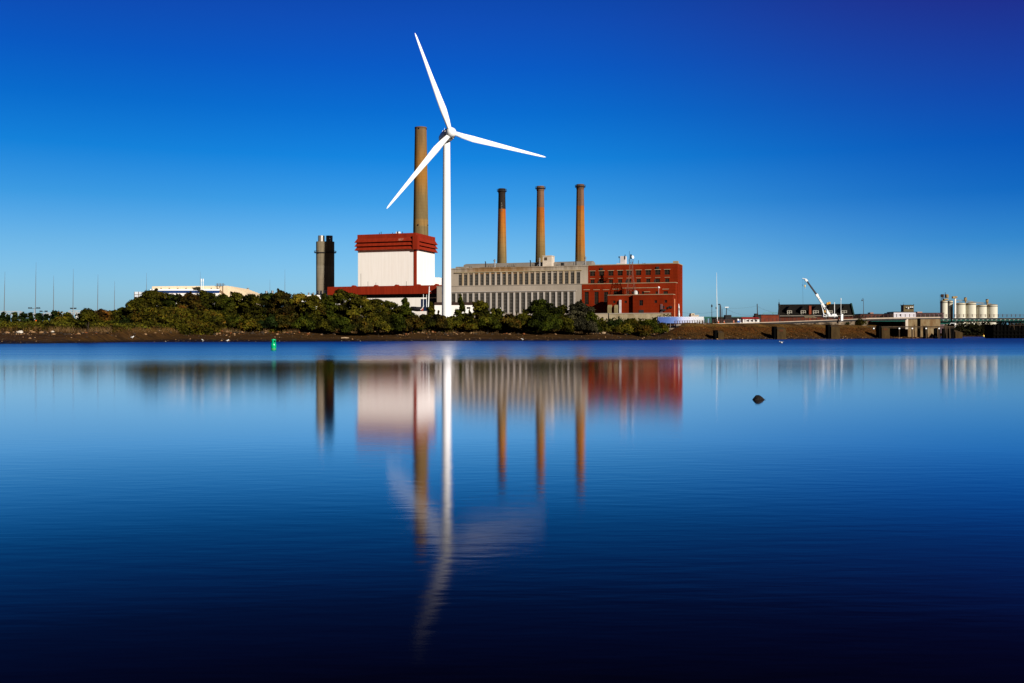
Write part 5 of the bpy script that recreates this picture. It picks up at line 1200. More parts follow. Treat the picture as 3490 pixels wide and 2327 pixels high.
for f, nm in ((0, 'left'), (1, 'right')):
    m = MB(); o_ = -.6 if f == 0 else .0
    rp_ = Vector(rr_ if f else rl); o3 = Vector((o_, 0, 0))
    m.extrude([Vector(hx(f, -.6, ze - .4)) + o3, Vector(hx(f, -.6, ze + .5)) + o3, rp_ + o3 + Vector((0, -.5, .35)), rp_ + o3 + Vector((0, .5, .35)), Vector(hx(f, 15.6, ze + .5)) + o3, Vector(hx(f, 15.6, ze - .4)) + o3], (.6, 0, 0)); m.build('gable', M('green_gable', (.015, .035, .024), .8, .3) if f else BROOF, hs)
m = MB(); c = Vector(rl) + Vector((-.3, 0, 0)); m.tube([tuple(c), tuple(c + Vector((0, 0, 2.6)))], .05, 5); m.box(c.x - .2, c.x + .2, c.y - .2, c.y + .2, zr_ + .36, zr_ + 1.1); m.build('finial', DARKST, hs)
for px, w_ in ((2691.5, 1.25), (2739, 1.3), (2782, 1.45), (2829.5, 1.4), (2877.5, 1.45)):
    f = (px - 2655) / 253; zb_ = hp(px, 1069.5, 0)[2]; zt_ = hp(px, 1057, 0)[2]; zp = hp(px, 1043, 0)[2]; yf = .9; cx_, cy_ = hx(f, yf, 0)[:2]
    m = MB(); m.box(cx_ - w_, cx_ + w_, cy_, cy_ + 4.5, zb_ - .2, zt_); dr = m.build('dormer', M('dormer_slate', (.014, .010, .008), .9, .3) if 'dormer_slate' not in bpy.data.materials else bpy.data.materials['dormer_slate'], hs)
    m = MB(); m.extrude([(cx_ - w_ - .3, cy_ - .25, zt_ + .004), (cx_ + w_ + .3, cy_ - .25, zt_ + .004), (cx_, cy_ - .25, zp)], (0, 6, 0)); m.build('dormer_roof', BROOF, dr)
    m = MB(); z0, z1 = zb_, zt_ - .15; a, b = cx_ - w_ + .2, cx_ + w_ - .2
    for q in (0, .5, 1): x = a + (b - a) * q; m.box(x - .09, x + .09, cy_ - .1, cy_ - .004, z0, z1)
    for z in (z0, (z0 + z1) / 2, z1): m.box(a, b, cy_ - .09, cy_ - .005, z - .07, z + .07)
    m.build('window', M('cream_frame', (.5, .46, .38), .7) if 'cream_frame' not in bpy.data.materials else bpy.data.materials['cream_frame'], dr)
    MB().box(a, b, cy_ - .05, cy_ - .0045, z0, z1).build('pane', DARKWIN, dr)
x, y = hp(2761, 1060, .5)[:2]; m = MB(); m.box(x - .55, x + .55, y - .2, y + 1.6, 4, hp(2761, 1043, 0)[2]); m.box(x - .65, x + .65, y - .3, y + 1.7, hp(2761, 1043, 0)[2] + .002, hp(2761, 1041.5, 0)[2]); m.build('chimney', M('chimney_brick', (.22, .045, .02), .9, .3), hs)
x0, x1 = hp(2726, 1075, 0)[0], hp(2772, 1075, 0)[0]; t = thing('entrance_porch', 'tan low porch roof in front of the dormered house', 'porch', ((x0 + x1) / 2, 474, 6)); z = WZ(1082, 474)
MB().prism([(x0, 473), (x1, 473), (x1 - .8, 477), (x0 + .8, 477)], z - .15, [z, z, z + 1.0, z + 1.0]).build('roof', M('tan_roof', (.20, .155, .09), .9, .3), t)
m = MB()
for q in (.04, .35, .65, .96): x = x0 + (x1 - x0) * q; m.box(x - .12, x + .12, 473.2, 473.45, 4.5, z - .152)
m.build('post', HB, t)
lamp('slender pole standing against the left gable of the dormered house', 2656.8, 1036, 1097, bd_(2656) + .3, 0)
# truck crane
D = 436; cr = thing('truck_crane', 'white truck crane with its long telescopic boom raised over the bridge', 'crane', (WX(2828, D), D, 7))
q_ = lambda px, py, dy=0.0: (WX(px, D), D + dy, WZ(py, D))
def beam(m, a, b, w0, w1, dp):
    a, b = Vector(a), Vector(b); t = (b - a).normalized(); n_ = Vector((0, 1, 0)).cross(t).normalized(); y = Vector((0, 1, 0))
    vs = [tuple(p_ + n_ * s_ * w + y * e * dp) for p_, w in ((a, w0), (b, w1)) for s_, e in ((-1, -1), (1, -1), (1, 1), (-1, 1))]
    m.add(vs, [(3, 2, 1, 0), (4, 5, 6, 7)] + [(i, (i + 1) % 4, 4 + (i + 1) % 4, 4 + i) for i in range(4)])
CRW = M('crane_white', (.78, .78, .78), .4, .08, .6)
m = MB(); beam(m, q_(2829, 1077), q_(2785, 1006.5), .48, .38, .4); beam(m, q_(2786.5, 1009), q_(2782, 1002), .54, .54, .45); m.build('boom_base', CRW, cr)
m = MB(); beam(m, q_(2784, 1005), q_(2748, 955), .33, .27, .3); m.build('boom_inner', M('crane_dark', (.035, .03, .035), .5, .2), cr)
m = MB(); beam(m, q_(2751, 958), q_(2744, 951), .46, .4, .38); m.tube([q_(2746, 951, -.3), q_(2739, 949.5, -.3), q_(2734, 948.5, -.3)], [.2, .14, .16], 6); m.build('boom_head', CRW, cr)
for py_, px_ in ((1018, 2792), (1032, 2801), (1047, 2810)):
    MB().lathe([(.16, 0), (.16, .05)], 10, (WX(px_, D), D - .44, WZ(py_, D)), True, (0, -1, 0)).build('boom_pin', DARKST, cr)
m = MB(); m.tube([q_(2798, 1036, -.2), q_(2803, 1054, -.2)], .16, 7); m.tube([q_(2803, 1054, -.2), q_(2807.5, 1074, -.2)], .27, 7); m.build('lift_cylinder', CRW, cr)
m = MB(); m.bbox(*[WX(2808, D), WX(2852, D), D - 1.2, D + 1.2, WZ(1080, D), WZ(1074.5, D)], .15); m.bbox(WX(2832, D), WX(2849, D), D - 1.1, D + 1.1, WZ(1076, D), WZ(1069.5, D), .2); m.tube([q_(2810, 1073.8, -1), q_(2826, 1070, -1)], .1, 5); m.build('superstructure', CRW, cr)
m = MB(); m.extrude([q_(2803, 1080, -1.3), q_(2802.5, 1075, -1.3), q_(2805, 1071.5, -1.3), q_(2814, 1071, -1.3), q_(2815, 1080, -1.3)], (0, 2, 0)); cb_ = m.build('cab', CRW, cr)
m = MB(); m.extrude([q_(2804, 1077, -1.32), q_(2804.3, 1074.5, -1.32), q_(2806, 1072.6, -1.32), q_(2810.5, 1072.4, -1.32), q_(2811, 1077, -1.32)], (0, .015, 0)); m.build('window', DARKWIN, cb_)
m = MB(); m.box(WX(2803, D), WX(2855, D), D - 1.2, D + 1.2, WZ(1083, D), WZ(1080.5, D)); m.build('chassis', DARKST, cr)
for px in (2808, 2816, 2836, 2843, 2850):
    x = WX(px, D); z = WZ(1083.8, D); o = MB().lathe([(.3, -.18), (.48, -.16), (.5, 0), (.48, .16), (.3, .18)], 16, (x, D - 1.1, z), True, (0, 1, 0)).build('wheel', M('tyre', (.012, .012, .012), .9) if 'tyre' not in bpy.data.materials else bpy.data.materials['tyre'], cr)
m = MB(); m.tube([q_(2740, 952, -.35), q_(2740, 972, -.35)], .035, 4); m.tube([q_(2744.5, 953, -.35), q_(2743.5, 972, -.35)], .035, 4); m.build('hoist_rope', DARKST, cr)
m = MB(); m.bbox(WX(2740, D), WX(2745, D), D - .55, D - .15, WZ(978, D), WZ(971, D), .1); m.tube([q_(2742.5, 978, -.35), q_(2742.5, 980, -.35), q_(2743.6, 981.5, -.35), q_(2742.4, 982.5, -.35), q_(2741.4, 981, -.35)], .09, 5); m.build('hook_block', M('hook_yellow', (.68, .52, .20), .5), cr)
m = MB(); m.tube([q_(2734.5, 949, -.3), q_(2735, 970, -.3), q_(2737, 1076, -.3)], .035, 4); m.tube([q_(2734.8, 969, -.3), q_(2735, 975, -.3)], .09, 5); m.build('aux_rope', DARKST, cr)
D = 428
for px, yt, yb, w_, h_, lab in ((2822, 1028.5, 1084, 5.2, 8, 'yellow traffic signal on a pole in front of the crane boom'),):
    t = thing('traffic_signal', lab, 'traffic light', (WX(2816, D), D, 7)); m = MB(); m.tube([(WX(2815.5, D), D, 6.5), (WX(2815.5, D), D, WZ(1036, D)), (WX(2818, D), D, WZ(1033, D)), (WX(2823, D), D, WZ(1032, D))], .1, 6); m.build('pole', STEEL, t)
    for a, b, c, d in ((2816.5, 2823, 1038, 1030.5), (2822.5, 2830.5, 1036, 1028.5)): MB().bbox(WX(a, D), WX(b, D), D - .3, D + .25, WZ(c, D), WZ(d, D), .08).build('signal_head', YELLOW, t)
    MB().bbox(WX(2809, D), WX(2813, D), D - .3, D + .2, WZ(1065, D), WZ(1057.5, D), .06).build('pedestrian_head', YELLOW, t)
    MB().tube([(WX(2811, D), D, WZ(1062, D)), (WX(2815.5, D), D, WZ(1061, D))], .05, 5).build('arm', STEEL, t)
for px, yt, yb, D, lab, cap in ((2844, 1031.5, 1080, 432, 'white post right of the crane with a flat top', 0), (2866, 1016, 1072, 430, 'tall white post with a lamp, above the white hut on the bridge', 1)):
    x = WX(px, D); t = thing('white_post', lab, 'post', (x, D, 8)); MB().tube([(x, D, 7), (x, D, WZ(yt + (6 if cap else 0), D))], .14 if not cap else .09, 7).build('shaft', PAINTW, t)
    MB().lathe([(.08, 0), (.17, .1), (.17, .8), (.06, .95)], 9, (x, D, WZ(yt + 7, D))).build('lamp', PAINTW, t) if cap else MB().box(x - .18, x + .18, D - .18, D + .18, WZ(yt, D), WZ(yt, D) + .12).build('cap', PAINTW, t)
D = 429; x = WX(2868.5, D); t = thing('white_hut', 'narrow white hut with a rounded cap on the bridge road', 'hut', (x, D, 8)); zt_ = WZ(1070, D); zb_ = WZ(1089, D)
MB().bbox(x - .5, x + .5, D - .5, D + .5, zb_ - .5, zt_ - .35, .08).build('wall', PAINTW, t); MB().lathe([(.62, zt_ - .34), (.66, zt_ - .2), (.5, zt_), (.02, zt_ + .1)], 14, (x, D, 0)).build('roof', PAINTW, t, True)
# right-hand low buildings
RB = M('old_red_brick', (.10, .03, .02), .9, .4, .3)
t, x0, x1, z1 = blk('low_brick_shed', 'low reddish brown building with a roof box behind the bridge railing', 'building', 2933, 3036, 540, 12, 1071, RB, DARKST)
MB().box(WX(2973, 540), WX(2984, 540), 543, 547, z1 + .33, WZ(1064, 540)).build('roof_box', M('pink_box', (.33, .17, .13), .9), t)
for k in range(8): x = x0 + (x1 - x0) * (k + .5) / 8; MB().box(x - .6, x + .6, 539.93, 539.997, z1 - 1.6, z1 - .7).build('window', DARKWIN, t)
t, x0, x1, z1 = blk('control_annex', 'long white low building below the olive control tower', 'building', 3046, 3121, 525, 9, 1064, M('lilac_white', (.66, .62, .66), .7, .1), DARKST)
MB().prism([(WX(3035, 525), 526), (x0 - .01, 525.2), (x0 - .01, 534), (WX(3035, 525), 534)], 4, [WZ(1065.5, 525), z1 - .3, z1 - .3, WZ(1065.5, 525)]).build('side_wing', DARKST, t)
x = WX(3069, 525); MB().lathe([(.45, 0), (.45, .1)], 14, (x, 524.99, WZ(1073, 525)), True, (0, -1, 0)).build('round_window', DARKWIN, t)
D = 527; xm = WX(3100, D); t = thing('control_tower', 'olive square control tower with bright windows on the white annex', 'control tower', (xm, D, 15)); zb_ = WZ(1063, D); zt_ = WZ(1040, D)
ang = R(-6); w_ = 2.6; co = [(-w_, -w_), (w_, -w_), (w_, w_), (-w_, w_)]; foot = [(xm + (a * math.cos(ang) - b * math.sin(ang)), D + 3 + (a * math.sin(ang) + b * math.cos(ang))) for a, b in co]
MB().prism(foot, zb_, zt_).build('wall', M('olive_panels', (.145, .105, .045), .8, .25, .5), t)
MB().prism([(xm + (x - xm) * 1.05, D + 3 + (y - D - 3) * 1.05) for x, y in foot], zt_ + .002, zt_ + .25).build('roof', DARKST, t)
A, B = Vector((*foot[0], 0)), Vector((*foot[1], 0)); nn = (B - A).cross(Vector((0, 0, 1))).normalized()
for f0, f1, y0, y1, mt in ((.15, .95, 1048, 1053, DARKWIN), (.62, .76, 1044.5, 1048, PAINTW), (.80, .94, 1044.5, 1048, PAINTW), (.42, .53, 1046, 1053, PAINTW), (.22, .33, 1046, 1048, PAINTW)):
    a, b = A.lerp(B, f0) + nn * (.01 if mt is DARKWIN else .05), A.lerp(B, f1) + nn * (.01 if mt is DARKWIN else .05)
    MB().prism([(a.x, a.y), (b.x, b.y), (b.x - nn.x * .2, b.y - nn.y * .2), (a.x - nn.x * .2, a.y - nn.y * .2)], WZ(y1, D), WZ(y0, D)).build('window', mt if mt is DARKWIN else M('bright_blind', (.75, .74, .70), .6) if 'bright_blind' not in bpy.data.materials else bpy.data.materials['bright_blind'], t)
m = MB(); m.tube([(foot[0][0], foot[0][1] + .3, zt_), (foot[0][0] + .2, foot[0][1] + .3, zt_ + 1.9)], .04, 4)
for x, y in foot: m.box(x - .15, x + .15, y - .15 + .3, y + .45, zt_ + .26, zt_ + .55)
m.build('aerial', DARKST, t)
t, x0, x1, z1 = blk('brown_depot', 'low brown building with a row of dark windows, left of the silos', 'building', 3122, 3216, 560, 10, 1067.5, M('brown_plum', (.13, .075, .085), .9, .3), RUSTR)
for k in range(6): x = x0 + (x1 - x0) * (k + .6) / 6.2; MB().box(x - .95, x + .95, 559.93, 559.997, z1 - 2.0, z1 - .5).build('window', DARKWIN, t)
MB().box(WX(3134, 560), WX(3151, 560), 563, 567, z1 + .33, WZ(1061.5, 560)).build('roof_box', M('pink_unit', (.45, .27, .22), .9), t)
# silos
D = 920
SG = 'cement silos behind the bridge span'
def silo(label, px0, px1, yt, D, band=True):
    x = WX((px0 + px1) / 2, D); r_ = (px1 - px0) / 2 / FX * D; zt_ = WZ(yt, D); t = thing('silo', label, 'silo', (x, D, 4), 0, SG)
    MB().lathe([(r_, 3), (r_, zt_)], 40, (x, D, 0)).build('shell', SILOW, t, True)
    MB().lathe([(r_ + .02, zt_ - 1.35), (r_ + .22, zt_ - 1.3), (r_ + .22, zt_ - .85), (r_ + .02, zt_ - .8)], 40, (x, D, 0), False).build('band', M('silo_band', (.06, .045, .03), .8) if 'silo_band' not in bpy.data.materials else bpy.data.materials['silo_band'], t)
    MB().lathe([(r_ + .12, zt_), (r_ + .12, zt_ + .3), (r_ * .5, zt_ + .7), (.1, zt_ + .8)], 40, (x, D, 0)).build('roof', MACH, t)
    return t
silo('narrow tall silo at the left end under the rusty machinery', 3205, 3228.6, 1027, D)
silo('narrow tall silo second from the left, beside the white column', 3229.2, 3247, 1026.5, D + 6)
silo('wide silo just right of the white column', 3254, 3289.2, 1034, D); silo('wide silo with the brighter side, second wide one from the white column', 3290, 3325, 1033.5, D + 1)
silo('wide lower silo, third wide one from the white column', 3326, 3361.4, 1040.5, D); silo('wide lower silo at the right end of the row', 3362, 3398, 1039.5, D)
x = WX(3250.5, D); t = thing('elevator_leg', 'slim white bucket elevator column between narrow and wide silos', 'elevator', (x, D - 3, 4)); zt_ = WZ(1017.5, D)
MB().box(x - .55, x + .55, D - 3.6, D - 2.6, 3, zt_).build('casing', WHITE, t)
m = MB(); m.bbox(WX(3240, D), WX(3252, D), D - 4.2, D - 2, zt_, WZ(1010, D), .2); m.bbox(WX(3248, D), WX(3256, D), D - 4.4, D - 2, WZ(1015, D), WZ(1009.5, D), .2); m.tube([(WX(3254, D), D - 3, WZ(1012, D)), (WX(3258, D), D - 3, WZ(1015, D))], .35, 6); m.build('head', MACH, t)
x = WX(3217, D); t = thing('loading_machinery', 'rusty tan machinery tower on top of the left silo', 'machinery', (x, D, WZ(1027, D) + .8)); z0 = WZ(1027, D) + .8
m = MB(); rs = random.Random(9)
m.box(WX(3207, D), WX(3218, D), D - 2, D + 2, z0, z0 + .3); m.bbox(WX(3214, D), WX(3229, D), D - 2.5, D + 1, z0 + .31, WZ(1018, D), .2); m.build('hopper', MACH, t)
m = MB()
for q in (3206.5, 3212, 3218, 3225): m.tube([(WX(q, D), D - 1.5, z0), (WX(q, D), D - 1.5, WZ(1003, D))], .14, 5); m.tube([(WX(q, D), D + 1.5, z0), (WX(q, D), D + 1.5, WZ(1003, D))], .14, 5)
for py in (1020, 1014, 1008, 1003): m.tube([(WX(3206, D), D - 1.5, WZ(py, D)), (WX(3226, D), D - 1.5, WZ(py, D))], .12, 4)
m.tube([(WX(3221.7, D), D, WZ(1006, D)), (WX(3221.7, D), D, WZ(996, D))], .22, 6); m.build('frame', M('brown_frame_steel', (.06, .03, .02), .8), t)
m = MB(); m.bbox(WX(3207, D), WX(3216, D), D - 1, D + 1, WZ(1012, D), WZ(1002.5, D), .3); m.tube([(WX(3210, D), D - 1.6, WZ(1018, D)), (WX(3209, D), D - 1.6, WZ(1011, D)), (WX(3214, D), D - 1.6, WZ(1009, D))], .25, 6); m.build('fan_housing', M('dark_brown_casing', (.045, .022, .018), .7), t)
m = MB(); m.bbox(WX(3222, D), WX(3230.5, D), D - 2, D + 1, WZ(1015, D), WZ(1003, D), .3); m.build('filter_box', MACH, t)
t = thing('conveyor_gantry', 'thin tan conveyor running down along the silo tops', 'conveyor', (WX(3320, D), D + 2, WZ(1034, D))); m = MB()
pts = [(3252, 1024.5), (3280, 1026), (3300, 1028.5), (3330, 1033), (3350, 1034.5), (3378, 1037.5)]
for dz in (0, .9): m.tube([(WX(a, D), D - 1, WZ(b, D) + dz) for a, b in pts], .16, 5)
for a, b in zip(pts[:-1], pts[1:]):
    for k in range(4):
        f0, f1 = k / 4, (k + 1) / 4; lp = lambda f: (WX(a[0] + (b[0] - a[0]) * f, D), D - 1, WZ(a[1] + (b[1] - a[1]) * f, D))
        p0, p1 = lp(f0), lp(f1); m.tube([p0, (p1[0], p1[1], p1[2] + .9)], .09, 4)
for a, b, c in ((3270, 1026, 1034), (3300, 1029, 1033.5), (3318, 1031, 1034), (3345, 1034, 1040.5), (3370, 1037, 1040)): m.tube([(WX(a, D), D - 1, WZ(b, D)), (WX(a, D), D - 1, WZ(c, D))], .14, 5)
m.build('truss', MACH, t)
for px, y0, y1, lab in ((3287, 1013.5, 1032, 'tan filter tower leaning between the first two wide silos'), (3361, 1019.5, 1038.5, 'tan filter tower between the two lowest silos')):
    x = WX(px, D); t = thing('filter_tower', lab, 'filter', (x, D - 2, WZ(y1, D)), 0, 'filters on the silo tops'); a = .9
    MB().prism([(x - 1.0, D - 3), (x + .8, D - 3), (x + .8, D - 1.2), (x - 1.0, D - 1.2)], WZ(y0 + 11, D), WZ(y0, D)).build('casing', MACH, t)
    MB().lathe([(.3, WZ(y1 + 2, D)), (.8, WZ(y0 + 11, D) - .01)], 8, (x, D - 2.1, 0)).build('hopper', MACH, t)
    MB().box(x - 1.02, x - .1, D - 3.1, D - 2.9, WZ(y0 + 3, D), WZ(y0, D) + .1).build('cap', DARKST, t)
# ================================================================== vegetation
L_OLIVE = leaf_mat('olive_leaves', [(.017, .018, .002), (.040, .039, .003), (.070, .060, .005), (.095, .050, .006)])
L_GREEN = leaf_mat('green_leaves', [(.013, .018, .002), (.028, .036, .003), (.052, .056, .005), (.075, .064, .006)])
L_RUST = leaf_mat('turning_leaves', [(.020, .020, .003), (.048, .037, .005), (.085, .044, .006), (.115, .044, .008)])
L_DARK = leaf_mat('dark_conifer_leaves', [(.008, .014, .003), (.014, .024, .005), (.024, .036, .007), (.040, .045, .010)])
L_YEL = leaf_mat('yellowing_leaves', [(.030, .034, .004), (.068, .066, .006), (.105, .085, .008), (.14, .085, .010)])
L_GREY = leaf_mat('dull_grey_green_leaves', [(.026, .026, .014), (.050, .045, .028), (.068, .062, .034), (.085, .065, .03)])
L_BLACK = leaf_mat('far_dark_leaves', [(.004, .005, .002), (.008, .009, .003), (.016, .016, .005), (.028, .018, .007)])
def quads(name, c, nrm, size, mat, tone, parent=None, aspect=.62):
    """many small leaf sprays: one bent quad each"""
    n = len(c); rs = np.random.RandomState(n)
    nrm = nrm / np.linalg.norm(nrm, axis=1, keepdims=True)
    a = rs.normal(size=(n, 3)); a -= nrm * (a * nrm).sum(1, keepdims=True); a /= np.linalg.norm(a, axis=1, keepdims=True)
    b = np.cross(nrm, a); s = size[:, None]
    p0 = c - a * s; p2 = c + a * s; p1 = c + b * s * aspect + nrm * s * .22; p3 = c - b * s * aspect + nrm * s * .22
    co = np.stack([p0, p1, p2, p3], 1).reshape(-1, 3)
    me = bpy.data.meshes.new(name); me.vertices.add(4 * n); me.vertices.foreach_set('co', co.ravel())
    me.loops.add(4 * n); me.loops.foreach_set('vertex_index', np.arange(4 * n)); me.polygons.add(n)
    me.polygons.foreach_set('loop_start', np.arange(0, 4 * n, 4)); me.update()
    at = me.attributes.new('tone', 'FLOAT', 'FACE'); at.data.foreach_set('value', tone)
    me.materials.append(mat); o = bpy.data.objects.new(name, me); COL.objects.link(o)
    if parent is not None: o.parent = parent
    return o
def crown(rs, w, h, zb, dep, n, leaf, style):
    """leaf sprays gathered in tiers of uneven clumps around limbs; returns centres, normals, sizes, tone, clump centres"""
    nb = {'tree': 40, 'bush': 18, 'conifer': 20, 'sprig': 8}[style]
    bl = []
    for i in range(nb):
        if style == 'conifer':
            f = i / (nb - 1); z = zb + h * (.04 + .93 * f); rr = w / 2 * (1 - f) ** .8 * rs.uniform(.35, .95); an = rs.rand() * 6.28
            bl.append((rr * math.cos(an), rr * math.sin(an) * dep, z, max(w * .20 * (1.1 - f * .75), .35), h * .075))
        elif style == 'bush':
            an = rs.rand() * 6.28; q = math.sqrt(rs.rand()) * .72; top = (1 - q ** 2.2) * rs.uniform(.72, 1.0)
            z = zb + h * max(.12, top * rs.uniform(.45, .92)); r = w * rs.uniform(.13, .23)
            bl.append((q * w / 2 * math.cos(an), q * w / 2 * math.sin(an) * dep, z, r, r * rs.uniform(.55, .9)))
        elif style == 'sprig':
            z = zb + h * rs.uniform(.2, .97); q = rs.uniform(0, .8) * (1 - .5 * (z - zb) / h); an = rs.rand() * 6.28; r = w * rs.uniform(.10, .2)
            bl.append((q * w / 2 * math.cos(an), q * w / 2 * math.sin(an) * dep, z, r, r * .5))
        else:
            f = (i + rs.rand()) / nb; z = zb + h * (.10 + .86 * f)
            env = math.sin(math.pi * min(1, .16 + .80 * f)) ** .65; an = rs.rand() * 6.28; q = rs.uniform(.30, .98) * env
            r = w * rs.uniform(.11, .20) * (1.12 - .35 * f)
            bl.append((q * (w / 2 - r * .6) * math.cos(an), q * (w / 2 - r * .6) * math.sin(an) * dep, z - r * .2, r, r * rs.uniform(.38, .66)))
    bl = np.array(bl); wt = bl[:, 3] ** 1.6; wt /= wt.sum(); idx = rs.choice(nb, n, p=wt)
    d = rs.normal(size=(n, 3)); d /= np.linalg.norm(d, axis=1, keepdims=True)
    d[:, 2] = np.where(d[:, 2] < -.35, -d[:, 2], d[:, 2])
    rad = rs.uniform(.45, 1.06, n)[:, None] ** .6
    B = bl[idx]; c = B[:, :3] + d * rad * np.stack([B[:, 3], B[:, 3], B[:, 4]], 1) + rs.normal(size=(n, 3)) * leaf * .5
    nrm = d + rs.normal(size=(n, 3)) * .55 + np.array([0, 0, .35])
    tone = np.clip(rs.rand(nb)[idx] * .72 + rs.rand(n) * .28, 0, 1) ** 1.35  # clump tone puts shade gaps and highlights into the leaf colour
    k = max(10, n // 14); pick = rs.choice(nb, 12); sp = rs.randint(0, 12, k)                 # a few twigs poke out of the outline
    d0 = rs.normal(size=(12, 3)); d0[:, 2] = np.abs(d0[:, 2]) + .25; d0 /= np.linalg.norm(d0, axis=1, keepdims=True); q = rs.uniform(.8, 1.75, k)[:, None]
    Bs = bl[pick][sp]; c[:k] = Bs[:, :3] + d0[sp] * q * np.stack([Bs[:, 3] * .8, Bs[:, 3] * .8, Bs[:, 4] * 1.3], 1) + rs.normal(size=(k, 3)) * leaf * .3
    return c, nrm, leaf * rs.uniform(.55, 1.35, n), tone, bl
PLANTS = 0
def plant_(kind, label, px, ytop, wpx, D, mat, style, group, n=None, leaf=None, dep=.85, zb=None):
    global PLANTS
    PLANTS += 1; rs = np.random.RandomState(100 + PLANTS)
    x = WX(px, D); g = hgt(x, D); H = WZ(ytop, D) - g; w = wpx / FX * D * (1.0 if px < 250 else 1.32 if style == 'tree' else 1.2 if style == 'bush' else 1.1)
    t = thing(kind, label, kind.split('_')[-1], (x, D, g), 0, group)
    leaf = leaf or (.33 if style == 'tree' else .28)
    n = n or int(np.clip(w * H * (88 if style != 'bush' else 125) * (.4 / leaf) ** 1.2, 300, 16000))
    z0 = {'tree': .05, 'bush': 0, 'conifer': .06, 'sprig': .1}[style] * H if zb is None else zb
    c, nr, sz, tone, bl = crown(rs, w, H - z0, z0, dep, n, leaf, style)
    quads('crown' if style != 'bush' else 'foliage', c, nr, sz, mat, tone, t)
    m = MB(); th_ = .035 * H if style != 'bush' else .02 * H
    top = bl[np.argmax(bl[:, 2])]
    mid = (rs.uniform(-.05, .05) * w, rs.uniform(-.05, .05) * w, H * .45)
    m.tube([(x, D, g - .4), (x + mid[0] * .4, D + mid[1] * .4, g + H * .2), (x + mid[0], D + mid[1], g + mid[2]), (x + top[0] * .7, D + top[1] * .7, g + H * .80)], [th_, th_ * .75, th_ * .5, th_ * .12], 7)
    for k in rs.choice(len(bl), min(len(bl), 9 if style == 'tree' else 5), replace=False):
        b = bl[k]; f = rs.uniform(.18, .5) * min(1, b[2] / (H * .5)); s0 = (x + mid[0] * f * 2 * .5, D + mid[1] * f, g + H * f)
        m.tube([s0, (x + b[0] * .55, D + b[1] * .55, g + (H * f + b[2]) / 2 + .1 * H * rs.rand()), (x + b[0], D + b[1], g + b[2])], [th_ * .42, th_ * .28, th_ * .08], 5)
    m.build('trunk' if style != 'bush' else 'stem', BARK, t, True)
    return t
TG, BG = 'trees along the river bank', 'bushes along the river bank'
